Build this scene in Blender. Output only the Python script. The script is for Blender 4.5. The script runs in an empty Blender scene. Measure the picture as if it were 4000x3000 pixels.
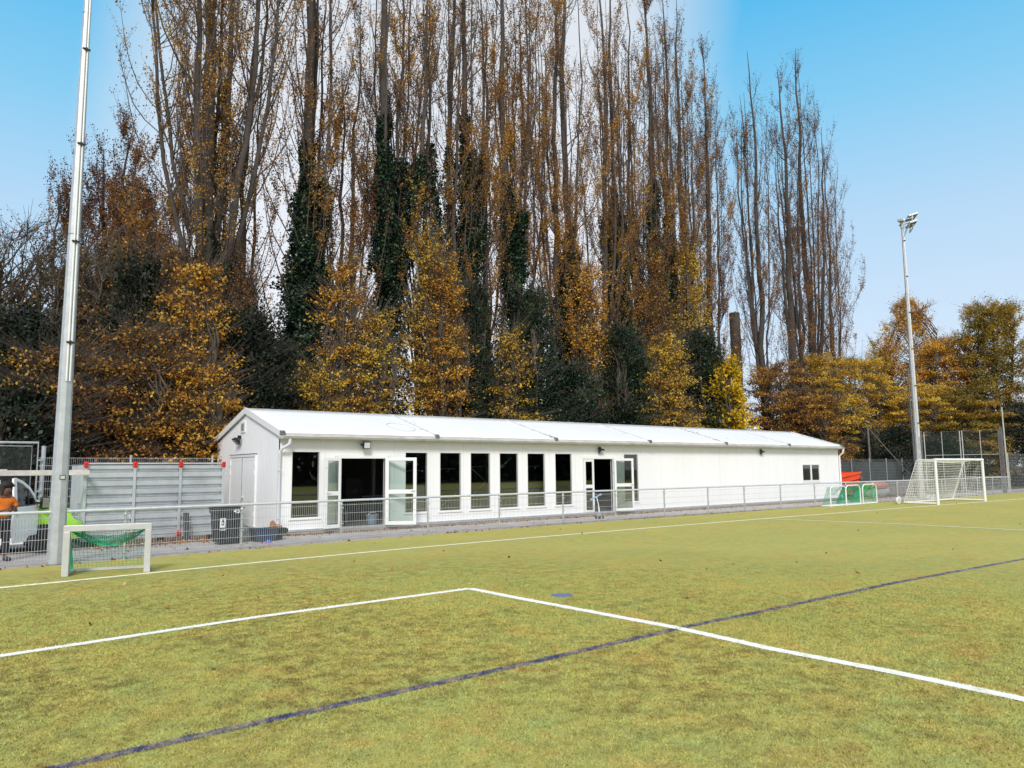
import bpy, math, random
import numpy as np
from mathutils import Vector, Matrix
R = math.radians
scene = bpy.context.scene
col = scene.collection
random.seed(7)

# ------------------------------------------------------------------ camera
F, YAW, PITCH, ROLL, EYE = 2940.0, 0.6785, 0.1140, -0.0100, 1.67      # F in pixels of a 4000 px wide picture
fw = Vector((math.sin(YAW)*math.cos(PITCH), math.cos(YAW)*math.cos(PITCH), math.sin(PITCH)))
rt = Vector((math.cos(YAW), -math.sin(YAW), 0.0))
up = rt.cross(fw)
rt2 = rt*math.cos(ROLL)+up*math.sin(ROLL)
up2 = up*math.cos(ROLL)-rt*math.sin(ROLL)
cam = bpy.data.cameras.new('camera'); cam.sensor_width = 36; cam.lens = F/4000*36
cam.clip_start = 0.05; cam.clip_end = 3000
co = bpy.data.objects.new('camera', cam); col.objects.link(co)
co.matrix_world = Matrix(((rt2.x, up2.x, -fw.x, 0), (rt2.y, up2.y, -fw.y, 0), (rt2.z, up2.z, -fw.z, EYE), (0, 0, 0, 1)))
scene.camera = co
def pray(px, py):
    u, v = (px-2000), -(py-1500)
    return rt2*u+up2*v+fw*F
def ground_at(px, py, z=0.0):
    d = pray(px, py); t = (z-EYE)/d.z
    return (d.x*t, d.y*t)
def at(px, py, Y):
    d = pray(px, py); t = Y/d.y
    return (d.x*t, EYE+d.z*t)

# ------------------------------------------------------------------ world, sun, exposure
SUN_EL, SUN_AZ = R(38), R(218)      # azimuth measured from +Y towards +X: the sun stands behind the camera
w = bpy.data.worlds.new("World"); scene.world = w; w.use_nodes = True
nt = w.node_tree; nt.nodes.clear()
def N(t, **k):
    n = nt.nodes.new(t)
    for a, b in k.items(): setattr(n, a, b)
    return n
def lk(a, b): nt.links.new(a, b)
sky = N('ShaderNodeTexSky', sky_type='NISHITA', sun_disc=False, sun_elevation=SUN_EL, sun_rotation=SUN_AZ)
skm = N('ShaderNodeVectorMath', operation='SCALE'); lk(sky.outputs[0], skm.inputs[0]); skm.inputs[3].default_value = 0.10
tc = N('ShaderNodeTexCoord'); sx = N('ShaderNodeSeparateXYZ'); lk(tc.outputs['Generated'], sx.inputs[0])
elev = N('ShaderNodeMath', operation='ARCSINE'); lk(sx.outputs[2], elev.inputs[0])
er = N('ShaderNodeMapRange'); lk(elev.outputs[0], er.inputs[0]); er.inputs[1].default_value = 0.0; er.inputs[2].default_value = R(50)
ramp = N('ShaderNodeValToRGB'); lk(er.outputs[0], ramp.inputs[0])
cr = ramp.color_ramp
def stops(cr, L):
    while len(cr.elements) > 1: cr.elements.remove(cr.elements[-1])
    cr.elements[0].position = L[0][0]; cr.elements[0].color = (*L[0][1], 1)
    for p, c in L[1:]:
        e = cr.elements.new(p); e.color = (*c, 1)
stops(cr, [(0, (.62, .68, .76)), (.16, (.52, .62, .74)), (.34, (.38, .56, .73)), (.50, (.19, .49, .72)), (.64, (.08, .41, .70)), (1, (.04, .28, .62))])
mixs = N('ShaderNodeMix', data_type='RGBA'); mixs.inputs[0].default_value = 0.12
lk(ramp.outputs[0], mixs.inputs[6]); lk(skm.outputs[0], mixs.inputs[7])
# white band behind the tall trees; white added behind the viewer for neutral light
az = N('ShaderNodeMath', operation='ARCTAN2'); lk(sx.outputs[0], az.inputs[0]); lk(sx.outputs[1], az.inputs[1])
azs = N('ShaderNodeMath', operation='SUBTRACT'); lk(az.outputs[0], azs.inputs[0]); azs.inputs[1].default_value = R(31.8)
aza = N('ShaderNodeMath', operation='ABSOLUTE'); lk(azs.outputs[0], aza.inputs[0])
nz = N('ShaderNodeTexNoise'); lk(tc.outputs['Generated'], nz.inputs[0]); nz.inputs['Scale'].default_value = 3.0; nz.inputs['Detail'].default_value = 5
nm = N('ShaderNodeMath', operation='MULTIPLY_ADD'); lk(nz.outputs[0], nm.inputs[0]); nm.inputs[1].default_value = 0.10; lk(aza.outputs[0], nm.inputs[2])
cm = N('ShaderNodeValToRGB')
ms = N('ShaderNodeMath', operation='DIVIDE'); lk(nm.outputs[0], ms.inputs[0]); ms.inputs[1].default_value = math.pi; lk(ms.outputs[0], cm.inputs[0])
stops(cm.color_ramp, [(0, (1, 1, 1)), ((R(15.5)+.05)/math.pi, (1, 1, 1)), ((R(20)+.05)/math.pi, (.5, .5, .5)), ((R(24.5)+.05)/math.pi, (0, 0, 0)), (R(75)/math.pi, (0, 0, 0)), (R(110)/math.pi, (1, 1, 1))])
crp = N('ShaderNodeValToRGB'); lk(er.outputs[0], crp.inputs[0])
stops(crp.color_ramp, [(0, (.70, .72, .77)), (.3, (.64, .67, .73)), (.7, (.55, .59, .64)), (1, (.80, .83, .87))])
mixc = N('ShaderNodeMix', data_type='RGBA'); lk(cm.outputs[0], mixc.inputs[0]); lk(mixs.outputs[2], mixc.inputs[6]); lk(crp.outputs[0], mixc.inputs[7])
bg = N('ShaderNodeBackground'); lk(mixc.outputs[2], bg.inputs[0]); bg.inputs[1].default_value = 1.0
wo = N('ShaderNodeOutputWorld'); lk(bg.outputs[0], wo.inputs[0])
sl = bpy.data.lights.new('sun', 'SUN'); sl.energy = 2.1; sl.angle = R(14); sl.color = (1, .96, .9)
so = bpy.data.objects.new('sun', sl); col.objects.link(so)
sd = Vector((math.sin(SUN_AZ)*math.cos(SUN_EL), math.cos(SUN_AZ)*math.cos(SUN_EL), math.sin(SUN_EL)))
so.rotation_euler = sd.to_track_quat('Z', 'Y').to_euler(); so.location = sd*80
vs = scene.view_settings; vs.view_transform = 'Standard'; vs.look = 'None'; vs.exposure = 0.42; vs.gamma = 1; vs.use_curve_mapping = False

# ------------------------------------------------------------------ materials
MATS = {}
def newmat(name):
    m = bpy.data.materials.new(name); m.use_nodes = True
    MATS[name] = m
    return m, m.node_tree, m.node_tree.nodes['Principled BSDF']
def mat(name, c, rough=.6, metal=0.0, var=.12, scale=3.0, bump=0.0, bscale=40, streak=False, spec=.5, c2=None):
    """plain surface with procedural mottling (and vertical weather streaks)"""
    m, t, p = newmat(name)
    g = t.nodes.new('ShaderNodeNewGeometry') ; mp = t.nodes.new('ShaderNodeMapping')
    t.links.new(g.outputs['Position'], mp.inputs[0])
    mp.inputs['Scale'].default_value = (scale, scale, scale*(.15 if streak else 1))
    n = t.nodes.new('ShaderNodeTexNoise'); n.inputs['Scale'].default_value = 1.0; n.inputs['Detail'].default_value = 6; n.inputs['Roughness'].default_value = .65
    t.links.new(mp.outputs[0], n.inputs[0])
    r = t.nodes.new('ShaderNodeValToRGB')
    a = tuple(max(0, x*(1-var)) for x in c); b = c2 or tuple(min(1, x*(1+var)) for x in c)
    stops(r.color_ramp, [(.3, a), (.7, b)])
    t.links.new(n.outputs[0], r.inputs[0]); t.links.new(r.outputs[0], p.inputs['Base Color'])
    p.inputs['Roughness'].default_value = rough; p.inputs['Metallic'].default_value = metal
    p.inputs['Specular IOR Level'].default_value = spec
    if bump:
        n2 = t.nodes.new('ShaderNodeTexNoise'); n2.inputs['Scale'].default_value = bscale; n2.inputs['Detail'].default_value = 4
        t.links.new(g.outputs['Position'], n2.inputs[0])
        bp = t.nodes.new('ShaderNodeBump'); bp.inputs['Strength'].default_value = bump; bp.inputs['Distance'].default_value = .01
        t.links.new(n2.outputs[0], bp.inputs['Height']); t.links.new(bp.outputs[0], p.inputs['Normal'])
    return m
def glassmat(name, tint, refl=1.0):
    m, t, p = newmat(name); t.nodes.remove(p)
    o = t.nodes['Material Output']; g = t.nodes.new('ShaderNodeBsdfGlossy'); g.inputs['Roughness'].default_value = .02
    tr = t.nodes.new('ShaderNodeBsdfTransparent'); tr.inputs[0].default_value = (*tint, 1)
    fr = t.nodes.new('ShaderNodeFresnel'); fr.inputs[0].default_value = 1.5
    mu = t.nodes.new('ShaderNodeMath'); mu.operation = 'MULTIPLY'; mu.inputs[1].default_value = refl
    t.links.new(fr.outputs[0], mu.inputs[0])
    mx = t.nodes.new('ShaderNodeMixShader'); t.links.new(mu.outputs[0], mx.inputs[0])
    t.links.new(tr.outputs[0], mx.inputs[1]); t.links.new(g.outputs[0], mx.inputs[2]); t.links.new(mx.outputs[0], o.inputs[0])
    return m
def leafmat(name, ramp_stops, trans=.35, rough=.6, nscale=.5, nw=.5):
    """leaf colour = per-leaf random tint shifted by a large soft patchiness"""
    m, t, p = newmat(name)
    a = t.nodes.new('ShaderNodeAttribute'); a.attribute_name = 'tint'
    g = t.nodes.new('ShaderNodeNewGeometry'); n = t.nodes.new('ShaderNodeTexNoise'); n.inputs['Scale'].default_value = nscale; n.inputs['Detail'].default_value = 3
    t.links.new(g.outputs['Position'], n.inputs[0])
    ma = t.nodes.new('ShaderNodeMath'); ma.operation = 'MULTIPLY_ADD'; ma.inputs[1].default_value = nw*2; ma.inputs[2].default_value = -nw
    t.links.new(n.outputs[0], ma.inputs[0])
    ad = t.nodes.new('ShaderNodeMath'); ad.operation = 'ADD'; ad.use_clamp = True
    t.links.new(a.outputs['Fac'], ad.inputs[0]); t.links.new(ma.outputs[0], ad.inputs[1])
    r = t.nodes.new('ShaderNodeValToRGB'); stops(r.color_ramp, ramp_stops); t.links.new(ad.outputs[0], r.inputs[0])
    t.links.new(r.outputs[0], p.inputs['Base Color']); p.inputs['Roughness'].default_value = rough; p.inputs['Specular IOR Level'].default_value = .3
    tl = t.nodes.new('ShaderNodeBsdfTranslucent'); t.links.new(r.outputs[0], tl.inputs[0])
    mx = t.nodes.new('ShaderNodeMixShader'); mx.inputs[0].default_value = trans
    t.links.new(p.outputs[0], mx.inputs[1]); t.links.new(tl.outputs[0], mx.inputs[2])
    t.links.new(mx.outputs[0], t.nodes['Material Output'].inputs[0])
    return m

mat('wall_white', (.885, .89, .90), .45, var=.03, scale=1.2, streak=True, spec=.4)
mat('gable_white', (.87, .875, .885), .5, var=.03, scale=1.2, streak=True, spec=.4)
mat('membrane', (.86, .87, .88), .45, var=.03, scale=.8, spec=.4)
mat('trim_white', (.82, .83, .83), .4, var=.03)
mat('gutter', (.60, .59, .56), .45, var=.22, scale=(2.0))
mat('grey_trim', (.42, .42, .41), .5, var=.2)
mat('pvc', (.66, .68, .72), .4, var=.05)
mat('seam', (.62, .63, .64), .6, var=.1)
mat('pale_seam', (.60, .60, .61), .6, var=.2, scale=4)
mat('joint', (.70, .71, .72), .6, var=.05)
mat('plinth', (.33, .28, .25), .9, var=.3, scale=5, bump=.3)
mat('galv', (.55, .58, .60), .42, metal=.55, var=.18, scale=7)
mat('galv_sheet', (.57, .61, .64), .40, metal=.35, var=.14, scale=3)
mat('galv_dark', (.20, .22, .24), .5, metal=.3, var=.2, scale=6)
mat('rail_metal', (.70, .72, .75), .35, metal=.4, var=.12, scale=9)
mat('mast', (.46, .49, .52), .45, metal=.35, var=.14, scale=5)
mat('conduit', (.80, .81, .82), .4, var=.06)
mat('wire', (.56, .59, .62), .45, metal=.3, var=.15, scale=8)
mat('dark_wire', (.10, .13, .12), .5, metal=.2, var=.2, scale=6)
mat('black', (.015, .016, .018), .45, var=.3)
mat('black_gloss', (.02, .02, .022), .2, var=.2)
mat('dark_plastic', (.022, .027, .036), .42, var=.25, scale=5)
mat('white_paint', (.90, .90, .90), .3, var=.03)
mat('white_net', (.85, .85, .80), .7, var=.08)
mat('goal_white', (.80, .81, .82), .4, var=.06, scale=6)
mat('alu', (.62, .63, .64), .4, metal=.35, var=.08, scale=6)
mat('green_net', (.02, .42, .24), .6, var=.25, scale=6)
mat('bright_green_net', (.03, .55, .16), .6, var=.25, scale=6)
mat('red', (.72, .035, .03), .45, var=.15)
mat('orange_skip', (.85, .085, .015), .45, var=.1, scale=2)
mat('lime', (.34, .72, .03), .28, var=.05)
mat('tyre', (.018, .018, .019), .8, var=.3)
mat('rim', (.06, .06, .065), .4, metal=.4, var=.2)
mat('chrome', (.6, .6, .6), .15, metal=.9, var=.1)
mat('skin', (.16, .08, .05), .55, var=.12, scale=12)
mat('hair', (.018, .012, .010), .7, var=.3, scale=30)
mat('orange_shirt', (.93, .22, .015), .75, var=.12, scale=8, bump=.5, bscale=14)
mat('trousers', (.018, .018, .026), .8, var=.3, scale=8, bump=.5, bscale=12)
mat('shoe', (.05, .05, .055), .6)
mat('beam_wood', (.60, .56, .52), .8, var=.2, scale=6, bump=.3)
mat('grey_wood', (.20, .185, .17), .85, var=.35, scale=4, bump=.4)
mat('tarp_red', (.36, .14, .12), .7, var=.3, scale=4)
mat('tarp_grey', (.30, .30, .29), .7, var=.2, scale=6, bump=.5, bscale=9)
mat('tub_blue', (.03, .05, .09), .45, var=.25, scale=6)
mat('tub_grey', (.16, .22, .27), .5)
mat('blue', (.03, .25, .75), .5)
mat('pale_blue', (.25, .45, .62), .5)
mat('orange', (.9, .2, .02), .5)
mat('brown_cloth', (.30, .13, .05), .85, var=.4, scale=20)
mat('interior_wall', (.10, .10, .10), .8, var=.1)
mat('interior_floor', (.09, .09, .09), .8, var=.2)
mat('cardboard', (.55, .36, .20), .8, var=.1)
mat('seat_dark', (.03, .03, .034), .8)
mat('lamp_lens', (.62, .66, .68), .12, var=.05)
mat('slat_grey', (.55, .56, .56), .6)
mat('timber', (.17, .12, .09), .85, var=.35, scale=8)
mat('steel_post', (.15, .14, .14), .7, metal=.2, var=.25, scale=5)
mat('screen', (.035, .05, .045), .8, var=.35, scale=3)
mat('concrete', (.42, .38, .35), .9, var=.15, scale=5, bump=.3)
glassmat('window_glass', (.72, .76, .76), 2.6)
glassmat('door_glass', (.93, .985, .96), 1.6)
glassmat('van_glass', (.35, .45, .45), 1.6)

# bark
def barkmat(name, c):
    m = mat(name, c, .9, var=.35, scale=5, bump=.8, bscale=14)
    return m
barkmat('poplar_bark', (.062, .050, .044)); barkmat('twig_bark', (.080, .064, .060)); barkmat('dark_bark', (.045, .036, .030)); barkmat('beech_bark', (.085, .068, .052))
leafmat('leaf_poplar', [(0, (.075, .040, .028)), (.3, (.22, .098, .042)), (.55, (.42, .20, .045)), (1, (.60, .36, .05))])
leafmat('leaf_poplar_gold', [(0, (.14, .065, .025)), (.4, (.36, .165, .034)), (.75, (.60, .31, .042)), (1, (.58, .38, .06))])
leafmat('leaf_poplar_pink', [(0, (.065, .035, .030)), (.4, (.18, .080, .055)), (.7, (.38, .18, .055)), (1, (.56, .32, .05))])
leafmat('leaf_ivy', [(0, (.005, .013, .009)), (.5, (.012, .030, .017)), (.85, (.028, .062, .028)), (1, (.07, .11, .04))], trans=.12, rough=.4, nscale=1.2, nw=.35)
leafmat('leaf_dark', [(0, (.006, .010, .007)), (.6, (.014, .026, .016)), (1, (.03, .05, .025))], trans=.1, rough=.5, nscale=1.0, nw=.3)
leafmat('leaf_orange', [(0, (.24, .095, .022)), (.4, (.58, .27, .04)), (.75, (.80, .45, .055)), (1, (.86, .58, .09))], nscale=.7)
leafmat('leaf_rust', [(0, (.060, .030, .018)), (.4, (.22, .095, .030)), (.72, (.54, .27, .045)), (1, (.78, .48, .07))], nscale=.6)
leafmat('leaf_gold', [(0, (.26, .13, .025)), (.4, (.60, .36, .045)), (.75, (.84, .56, .06)), (1, (.70, .58, .09))], nscale=.6)
leafmat('leaf_yellow', [(0, (.20, .24, .02)), (.3, (.58, .38, .02)), (.7, (.85, .56, .02)), (1, (.95, .72, .05))], nscale=.8)
leafmat('leaf_olive', [(0, (.11, .10, .025)), (.4, (.28, .21, .035)), (.75, (.48, .29, .04)), (1, (.62, .34, .04))], nscale=.45)
leafmat('leaf_brush', [(0, (.065, .042, .03)), (.5, (.16, .095, .042)), (1, (.40, .26, .07))], nscale=.5)
leafmat('leaf_litter', [(0, (.07, .035, .02)), (.5, (.24, .10, .035)), (.85, (.42, .20, .06)), (1, (.60, .42, .2))], trans=0, nscale=2)

# turf
def turf_color(t, g):
    L = t.links.new
    def noise(s, d=4, r=.6, st=(1, 1, 1)):
        mp = t.nodes.new('ShaderNodeMapping'); mp.inputs['Scale'].default_value = st; L(g.outputs['Position'], mp.inputs[0])
        n = t.nodes.new('ShaderNodeTexNoise'); n.inputs['Scale'].default_value = s; n.inputs['Detail'].default_value = d; n.inputs['Roughness'].default_value = r
        L(mp.outputs[0], n.inputs[0]); return n
    def rmp(n, st):
        r = t.nodes.new('ShaderNodeValToRGB'); stops(r.color_ramp, st); L(n.outputs[0], r.inputs[0]); return r
    def mix(f, a, b, kind='MIX'):
        m = t.nodes.new('ShaderNodeMix'); m.data_type = 'RGBA'; m.blend_type = kind
        if isinstance(f, float): m.inputs[0].default_value = f
        else: L(f, m.inputs[0])
        L(a, m.inputs[6]); L(b, m.inputs[7]); return m.outputs[2]
    big = rmp(noise(.35, 3), [(.38, (.43, .43, .125)), (.60, (.54, .44, .125))])
    mid = rmp(noise(2.2, 6, .7), [(.36, (.38, .43, .135)), (.5, (.48, .44, .12)), (.64, (.58, .44, .12))])
    c = mix(.6, big.outputs[0], mid.outputs[0])
    def rgb(v):
        n_ = t.nodes.new('ShaderNodeRGB'); n_.outputs[0].default_value = (*v, 1); return n_.outputs[0]
    def scl(a_, k):
        m_ = t.nodes.new('ShaderNodeMath'); m_.operation = 'MULTIPLY'; L(a_, m_.inputs[0])
        if isinstance(k, float): m_.inputs[1].default_value = k
        else: L(k, m_.inputs[1])
        return m_.outputs[0]
    # worn brown areas: large soft regions inside which ragged dark tufts gather
    vd = t.nodes.new('ShaderNodeVectorMath'); vd.operation = 'DISTANCE'; L(g.outputs['Position'], vd.inputs[0]); vd.inputs[1].default_value = (1.5, 5.5, 0)
    mr = t.nodes.new('ShaderNodeMapRange'); L(vd.outputs['Value'], mr.inputs[0]); mr.inputs[1].default_value = 2.0; mr.inputs[2].default_value = 11; mr.inputs[3].default_value = 1.0; mr.inputs[4].default_value = .30
    rg0 = rmp(noise(.4, 2), [(.38, (.35, .35, .35)), (.54, (1, 1, 1))])
    region = t.nodes.new('ShaderNodeMath'); region.operation = 'MULTIPLY'; L(mr.outputs[0], region.inputs[0]); L(rg0.outputs[0], region.inputs[1])
    tuft = rmp(noise(4.6, 9, .80), [(.45, (0, 0, 0)), (.58, (1, 1, 1))])
    c = mix(scl(scl(tuft.outputs[0], region.outputs[0]), .80), c, rgb((.19, .13, .035)))
    oc = rmp(noise(1.1, 6, .7, (1, 1, 1)), [(.56, (0, 0, 0)), (.74, (1, 1, 1))])
    c = mix(scl(oc.outputs[0], .6), c, rgb((.46, .27, .085)))
    f2 = rmp(noise(8, 8, .80), [(.55, (0, 0, 0)), (.68, (1, 1, 1))])
    c = mix(scl(f2.outputs[0], .55), c, rgb((.22, .20, .045)))
    fl = rmp(noise(24, 5, .78), [(.55, (0, 0, 0)), (.66, (1, 1, 1))])
    c = mix(scl(fl.outputs[0], .55), c, rgb((.15, .14, .035)))
    pl = rmp(noise(40, 3, .7, (1, 1.3, 1)), [(.56, (0, 0, 0)), (.70, (1, 1, 1))])
    return mix(scl(pl.outputs[0], .35), c, rgb((.62, .62, .26)))
m, t, p = newmat('turf'); g = t.nodes.new('ShaderNodeNewGeometry')
t.links.new(turf_color(t, g), p.inputs['Base Color']); p.inputs['Roughness'].default_value = .95; p.inputs['Specular IOR Level'].default_value = .15
n = t.nodes.new('ShaderNodeTexNoise'); n.inputs['Scale'].default_value = 70; n.inputs['Detail'].default_value = 5; t.links.new(g.outputs['Position'], n.inputs[0])
bp = t.nodes.new('ShaderNodeBump'); bp.inputs['Strength'].default_value = .9; bp.inputs['Distance'].default_value = .02
t.links.new(n.outputs[0], bp.inputs['Height']); t.links.new(bp.outputs[0], p.inputs['Normal'])
m, t, p = newmat('turf_blade'); g = t.nodes.new('ShaderNodeNewGeometry')
tcx = turf_color(t, g)
a = t.nodes.new('ShaderNodeAttribute'); a.attribute_name = 'tint'
r = t.nodes.new('ShaderNodeValToRGB'); stops(r.color_ramp, [(0, (.60, .70, .6)), (.5, (.95, 1, 1)), (1, (1.1, 1.06, 1.0))]); t.links.new(a.outputs['Fac'], r.inputs[0])
mx = t.nodes.new('ShaderNodeMix'); mx.data_type = 'RGBA'; mx.blend_type = 'MULTIPLY'; mx.inputs[0].default_value = 1
t.links.new(tcx, mx.inputs[6]); t.links.new(r.outputs[0], mx.inputs[7]); 
hs = t.nodes.new('ShaderNodeHueSaturation'); hs.inputs['Value'].default_value = 1.08; t.links.new(mx.outputs[2], hs.inputs['Color'])
t.links.new(hs.outputs[0], p.inputs['Base Color'])
p.inputs['Roughness'].default_value = .7; p.inputs['Specular IOR Level'].default_value = .2
def linemat(name, c, worn, wornlo, wornhi):
    m, t, p = newmat(name); g = t.nodes.new('ShaderNodeNewGeometry')
    n = t.nodes.new('ShaderNodeTexNoise'); n.inputs['Scale'].default_value = 7; n.inputs['Detail'].default_value = 7; n.inputs['Roughness'].default_value = .75
    t.links.new(g.outputs['Position'], n.inputs[0]); r = t.nodes.new('ShaderNodeValToRGB'); stops(r.color_ramp, [(wornlo, c), (wornhi, worn)])
    t.links.new(n.outputs[0], r.inputs[0]); t.links.new(r.outputs[0], p.inputs['Base Color']); p.inputs['Roughness'].default_value = .9
linemat('line_white', (.86, .85, .78), (.60, .56, .34), .52, .70)
linemat('line_cream', (.88, .86, .64), (.70, .66, .36), .47, .66)
linemat('line_blue', (.045, .05, .13), (.34, .28, .19), .44, .62)
m, t, p = newmat('paving'); g = t.nodes.new('ShaderNodeNewGeometry')
n = t.nodes.new('ShaderNodeTexNoise'); n.inputs['Scale'].default_value = 1.3; n.inputs['Detail'].default_value = 7; n.inputs['Roughness'].default_value = .7
t.links.new(g.outputs['Position'], n.inputs[0]); r = t.nodes.new('ShaderNodeValToRGB'); stops(r.color_ramp, [(.35, (.36, .32, .30)), (.65, (.50, .46, .43))])
t.links.new(n.outputs[0], r.inputs[0])
br = t.nodes.new('ShaderNodeTexBrick'); br.inputs['Scale'].default_value = 4.0; br.inputs['Color1'].default_value = (1, 1, 1, 1); br.inputs['Color2'].default_value = (.9, .9, .9, 1); br.inputs['Mortar'].default_value = (.6, .57, .53, 1); br.inputs['Mortar Size'].default_value = .012
t.links.new(g.outputs['Position'], br.inputs[0])
mx = t.nodes.new('ShaderNodeMix'); mx.data_type = 'RGBA'; mx.blend_type = 'MULTIPLY'; mx.inputs[0].default_value = .7
t.links.new(r.outputs[0], mx.inputs[6]); t.links.new(br.outputs[0], mx.inputs[7]); t.links.new(mx.outputs[2], p.inputs['Base Color']); p.inputs['Roughness'].default_value = .9
mat('soil', (.10, .07, .05), .95, var=.5, scale=3, bump=.6, bscale=18)
mat('far_ground', (.13, .12, .06), .95, var=.3, scale=.3)

# ------------------------------------------------------------------ mesh helpers
ORG = {}
def org(o): return ORG.get(o.name, Vector((0, 0, 0)))
def reg(o, parent, name):
    if parent is not None:
        o.parent = parent; ORG[o.name] = org(parent)
    return o
def tag(o, label=None, cat=None, group=None, kind=None):
    if label: o['label'] = label
    if cat: o['category'] = cat
    if group: o['group'] = group
    if kind: o['kind'] = kind
    return o
def thing(name, label, cat, loc, rz=0.0, group=None):
    o = bpy.data.objects.new(name, None); o.empty_display_size = .2; col.objects.link(o)
    o.location = loc; o.rotation_euler = (0, 0, rz)
    ORG[o.name] = Vector(loc) if rz == 0 else Vector((0, 0, 0))     # rotated things are modelled in their own coordinates
    return tag(o, label, cat, group)
class MB:
    def __init__(s): s.v = []; s.f = []
    def add(s, vs, fs):
        k = len(s.v); s.v += [tuple(v) for v in vs]; s.f += [tuple(i+k for i in f) for f in fs]; return s
    def box(s, x0, x1, y0, y1, z0, z1):
        return s.add([(x0, y0, z0), (x1, y0, z0), (x1, y1, z0), (x0, y1, z0), (x0, y0, z1), (x1, y0, z1), (x1, y1, z1), (x0, y1, z1)],
                     [(0, 3, 2, 1), (4, 5, 6, 7), (0, 1, 5, 4), (1, 2, 6, 5), (2, 3, 7, 6), (3, 0, 4, 7)])
    def bar(s, a, b, w, h, upv=(0, 0, 1)):
        a, b = Vector(a), Vector(b); d = (b-a).normalized(); u = Vector(upv)
        if abs(d.dot(u)) > .98: u = Vector((0, 1, 0))
        x = d.cross(u).normalized()*w/2; y = x.cross(d).normalized()*h/2
        vs = [p+sx*x+sy*y for p in (a, b) for sx, sy in ((-1, -1), (1, -1), (1, 1), (-1, 1))]
        return s.add(vs, [(0, 3, 2, 1), (4, 5, 6, 7), (0, 1, 5, 4), (1, 2, 6, 5), (2, 3, 7, 6), (3, 0, 4, 7)])
    def tube(s, pts, r, n=8, closed=False):
        pts = [Vector(p) for p in pts]; m_ = len(pts); rr = r if isinstance(r, (list, tuple)) else [r]*m_
        rings = []; prev = None
        for i, p_ in enumerate(pts):
            if closed: d = pts[(i+1) % m_]-pts[i-1]
            else: d = pts[min(i+1, m_-1)]-pts[max(i-1, 0)]
            d.normalize()
            if prev is None:
                u = Vector((0, 0, 1)) if abs(d.z) < .9 else Vector((1, 0, 0))
                x = d.cross(u).normalized()
            else: x = (prev-d*prev.dot(d)).normalized()
            prev = x; y = d.cross(x)
            rings.append([p_+(x*math.cos(2*math.pi*k/n)+y*math.sin(2*math.pi*k/n))*rr[i] for k in range(n)])
        vs = [v for q in rings for v in q]; fs = []
        for i in range(m_ if closed else m_-1):
            for k in range(n):
                j = (i+1) % m_
                fs.append((i*n+k, i*n+(k+1) % n, j*n+(k+1) % n, j*n+k))
        if not closed: fs += [tuple(range(n))[::-1], tuple((m_-1)*n+k for k in range(n))]
        return s.add(vs, fs)
    def lathe(s, c, prof, n=16, axis='z'):
        vs = []; fs = []
        for (r_, h) in prof:
            for k in range(n):
                a_ = 2*math.pi*k/n; x, y = r_*math.cos(a_), r_*math.sin(a_)
                q = {'z': (x, y, h), 'y': (x, h, y), 'x': (h, x, y)}[axis]
                vs.append((c[0]+q[0], c[1]+q[1], c[2]+q[2]))
        for i in range(len(prof)-1):
            for k in range(n): fs.append((i*n+k, i*n+(k+1) % n, (i+1)*n+(k+1) % n, (i+1)*n+k))
        fs += [tuple(range(n))[::-1], tuple((len(prof)-1)*n+k for k in range(n))]
        return s.add(vs, fs)
    def prism(s, poly, y0, y1, axis='y'):
        n = len(poly)
        def q(a_, b_, c_): return {'y': (a_, c_, b_), 'x': (c_, a_, b_), 'z': (a_, b_, c_)}[axis]
        vs = [q(a_, b_, y0) for a_, b_ in poly]+[q(a_, b_, y1) for a_, b_ in poly]
        return s.add(vs, [tuple(range(n)), tuple(range(2*n-1, n-1, -1))]+[(k, (k+1) % n, n+(k+1) % n, n+k) for k in range(n)])
    def build(s, name, mt, parent=None, smooth=False, bevel=0.0):
        me = bpy.data.meshes.new(name); L = org(parent) if parent is not None else Vector((0, 0, 0))
        me.from_pydata([(v[0]-L.x, v[1]-L.y, v[2]-L.z) for v in s.v], [], s.f); me.update()
        me.materials.append(MATS[mt] if isinstance(mt, str) else mt)
        import bmesh
        b = bmesh.new(); b.from_mesh(me); bmesh.ops.recalc_face_normals(b, faces=b.faces); b.to_mesh(me); b.free()
        o = bpy.data.objects.new(name, me); col.objects.link(o); reg(o, parent, name)
        if smooth:
            me.polygons.foreach_set('use_smooth', [True]*len(me.polygons))
            md = o.modifiers.new('auto', 'EDGE_SPLIT'); md.split_angle = R(40)
        if bevel:
            md = o.modifiers.new('bevel', 'BEVEL'); md.width = bevel; md.segments = 2; md.limit_method = 'ANGLE'
        return o
def npmesh(name, verts, faces, mt, parent=None, tint=None, smooth=False):
    """verts (N,3), faces (M,k) with constant k"""
    verts = np.asarray(verts, np.float32)
    if parent is not None:
        L = org(parent); verts = verts-np.array([L.x, L.y, L.z], np.float32)
    faces = np.asarray(faces, np.int32); M_, k = faces.shape
    me = bpy.data.meshes.new(name)
    me.vertices.add(len(verts)); me.vertices.foreach_set('co', verts.ravel())
    me.loops.add(M_*k); me.loops.foreach_set('vertex_index', faces.ravel())
    me.polygons.add(M_); me.polygons.foreach_set('loop_start', np.arange(0, M_*k, k, dtype=np.int32))
    if smooth: me.polygons.foreach_set('use_smooth', np.ones(M_, bool))
    me.update(calc_edges=True)
    if tint is not None:
        a_ = me.attributes.new('tint', 'FLOAT', 'FACE'); a_.data.foreach_set('value', np.asarray(tint, np.float32))
    me.materials.append(MATS[mt]); o = bpy.data.objects.new(name, me); col.objects.link(o); reg(o, parent, name)
    return o
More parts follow.
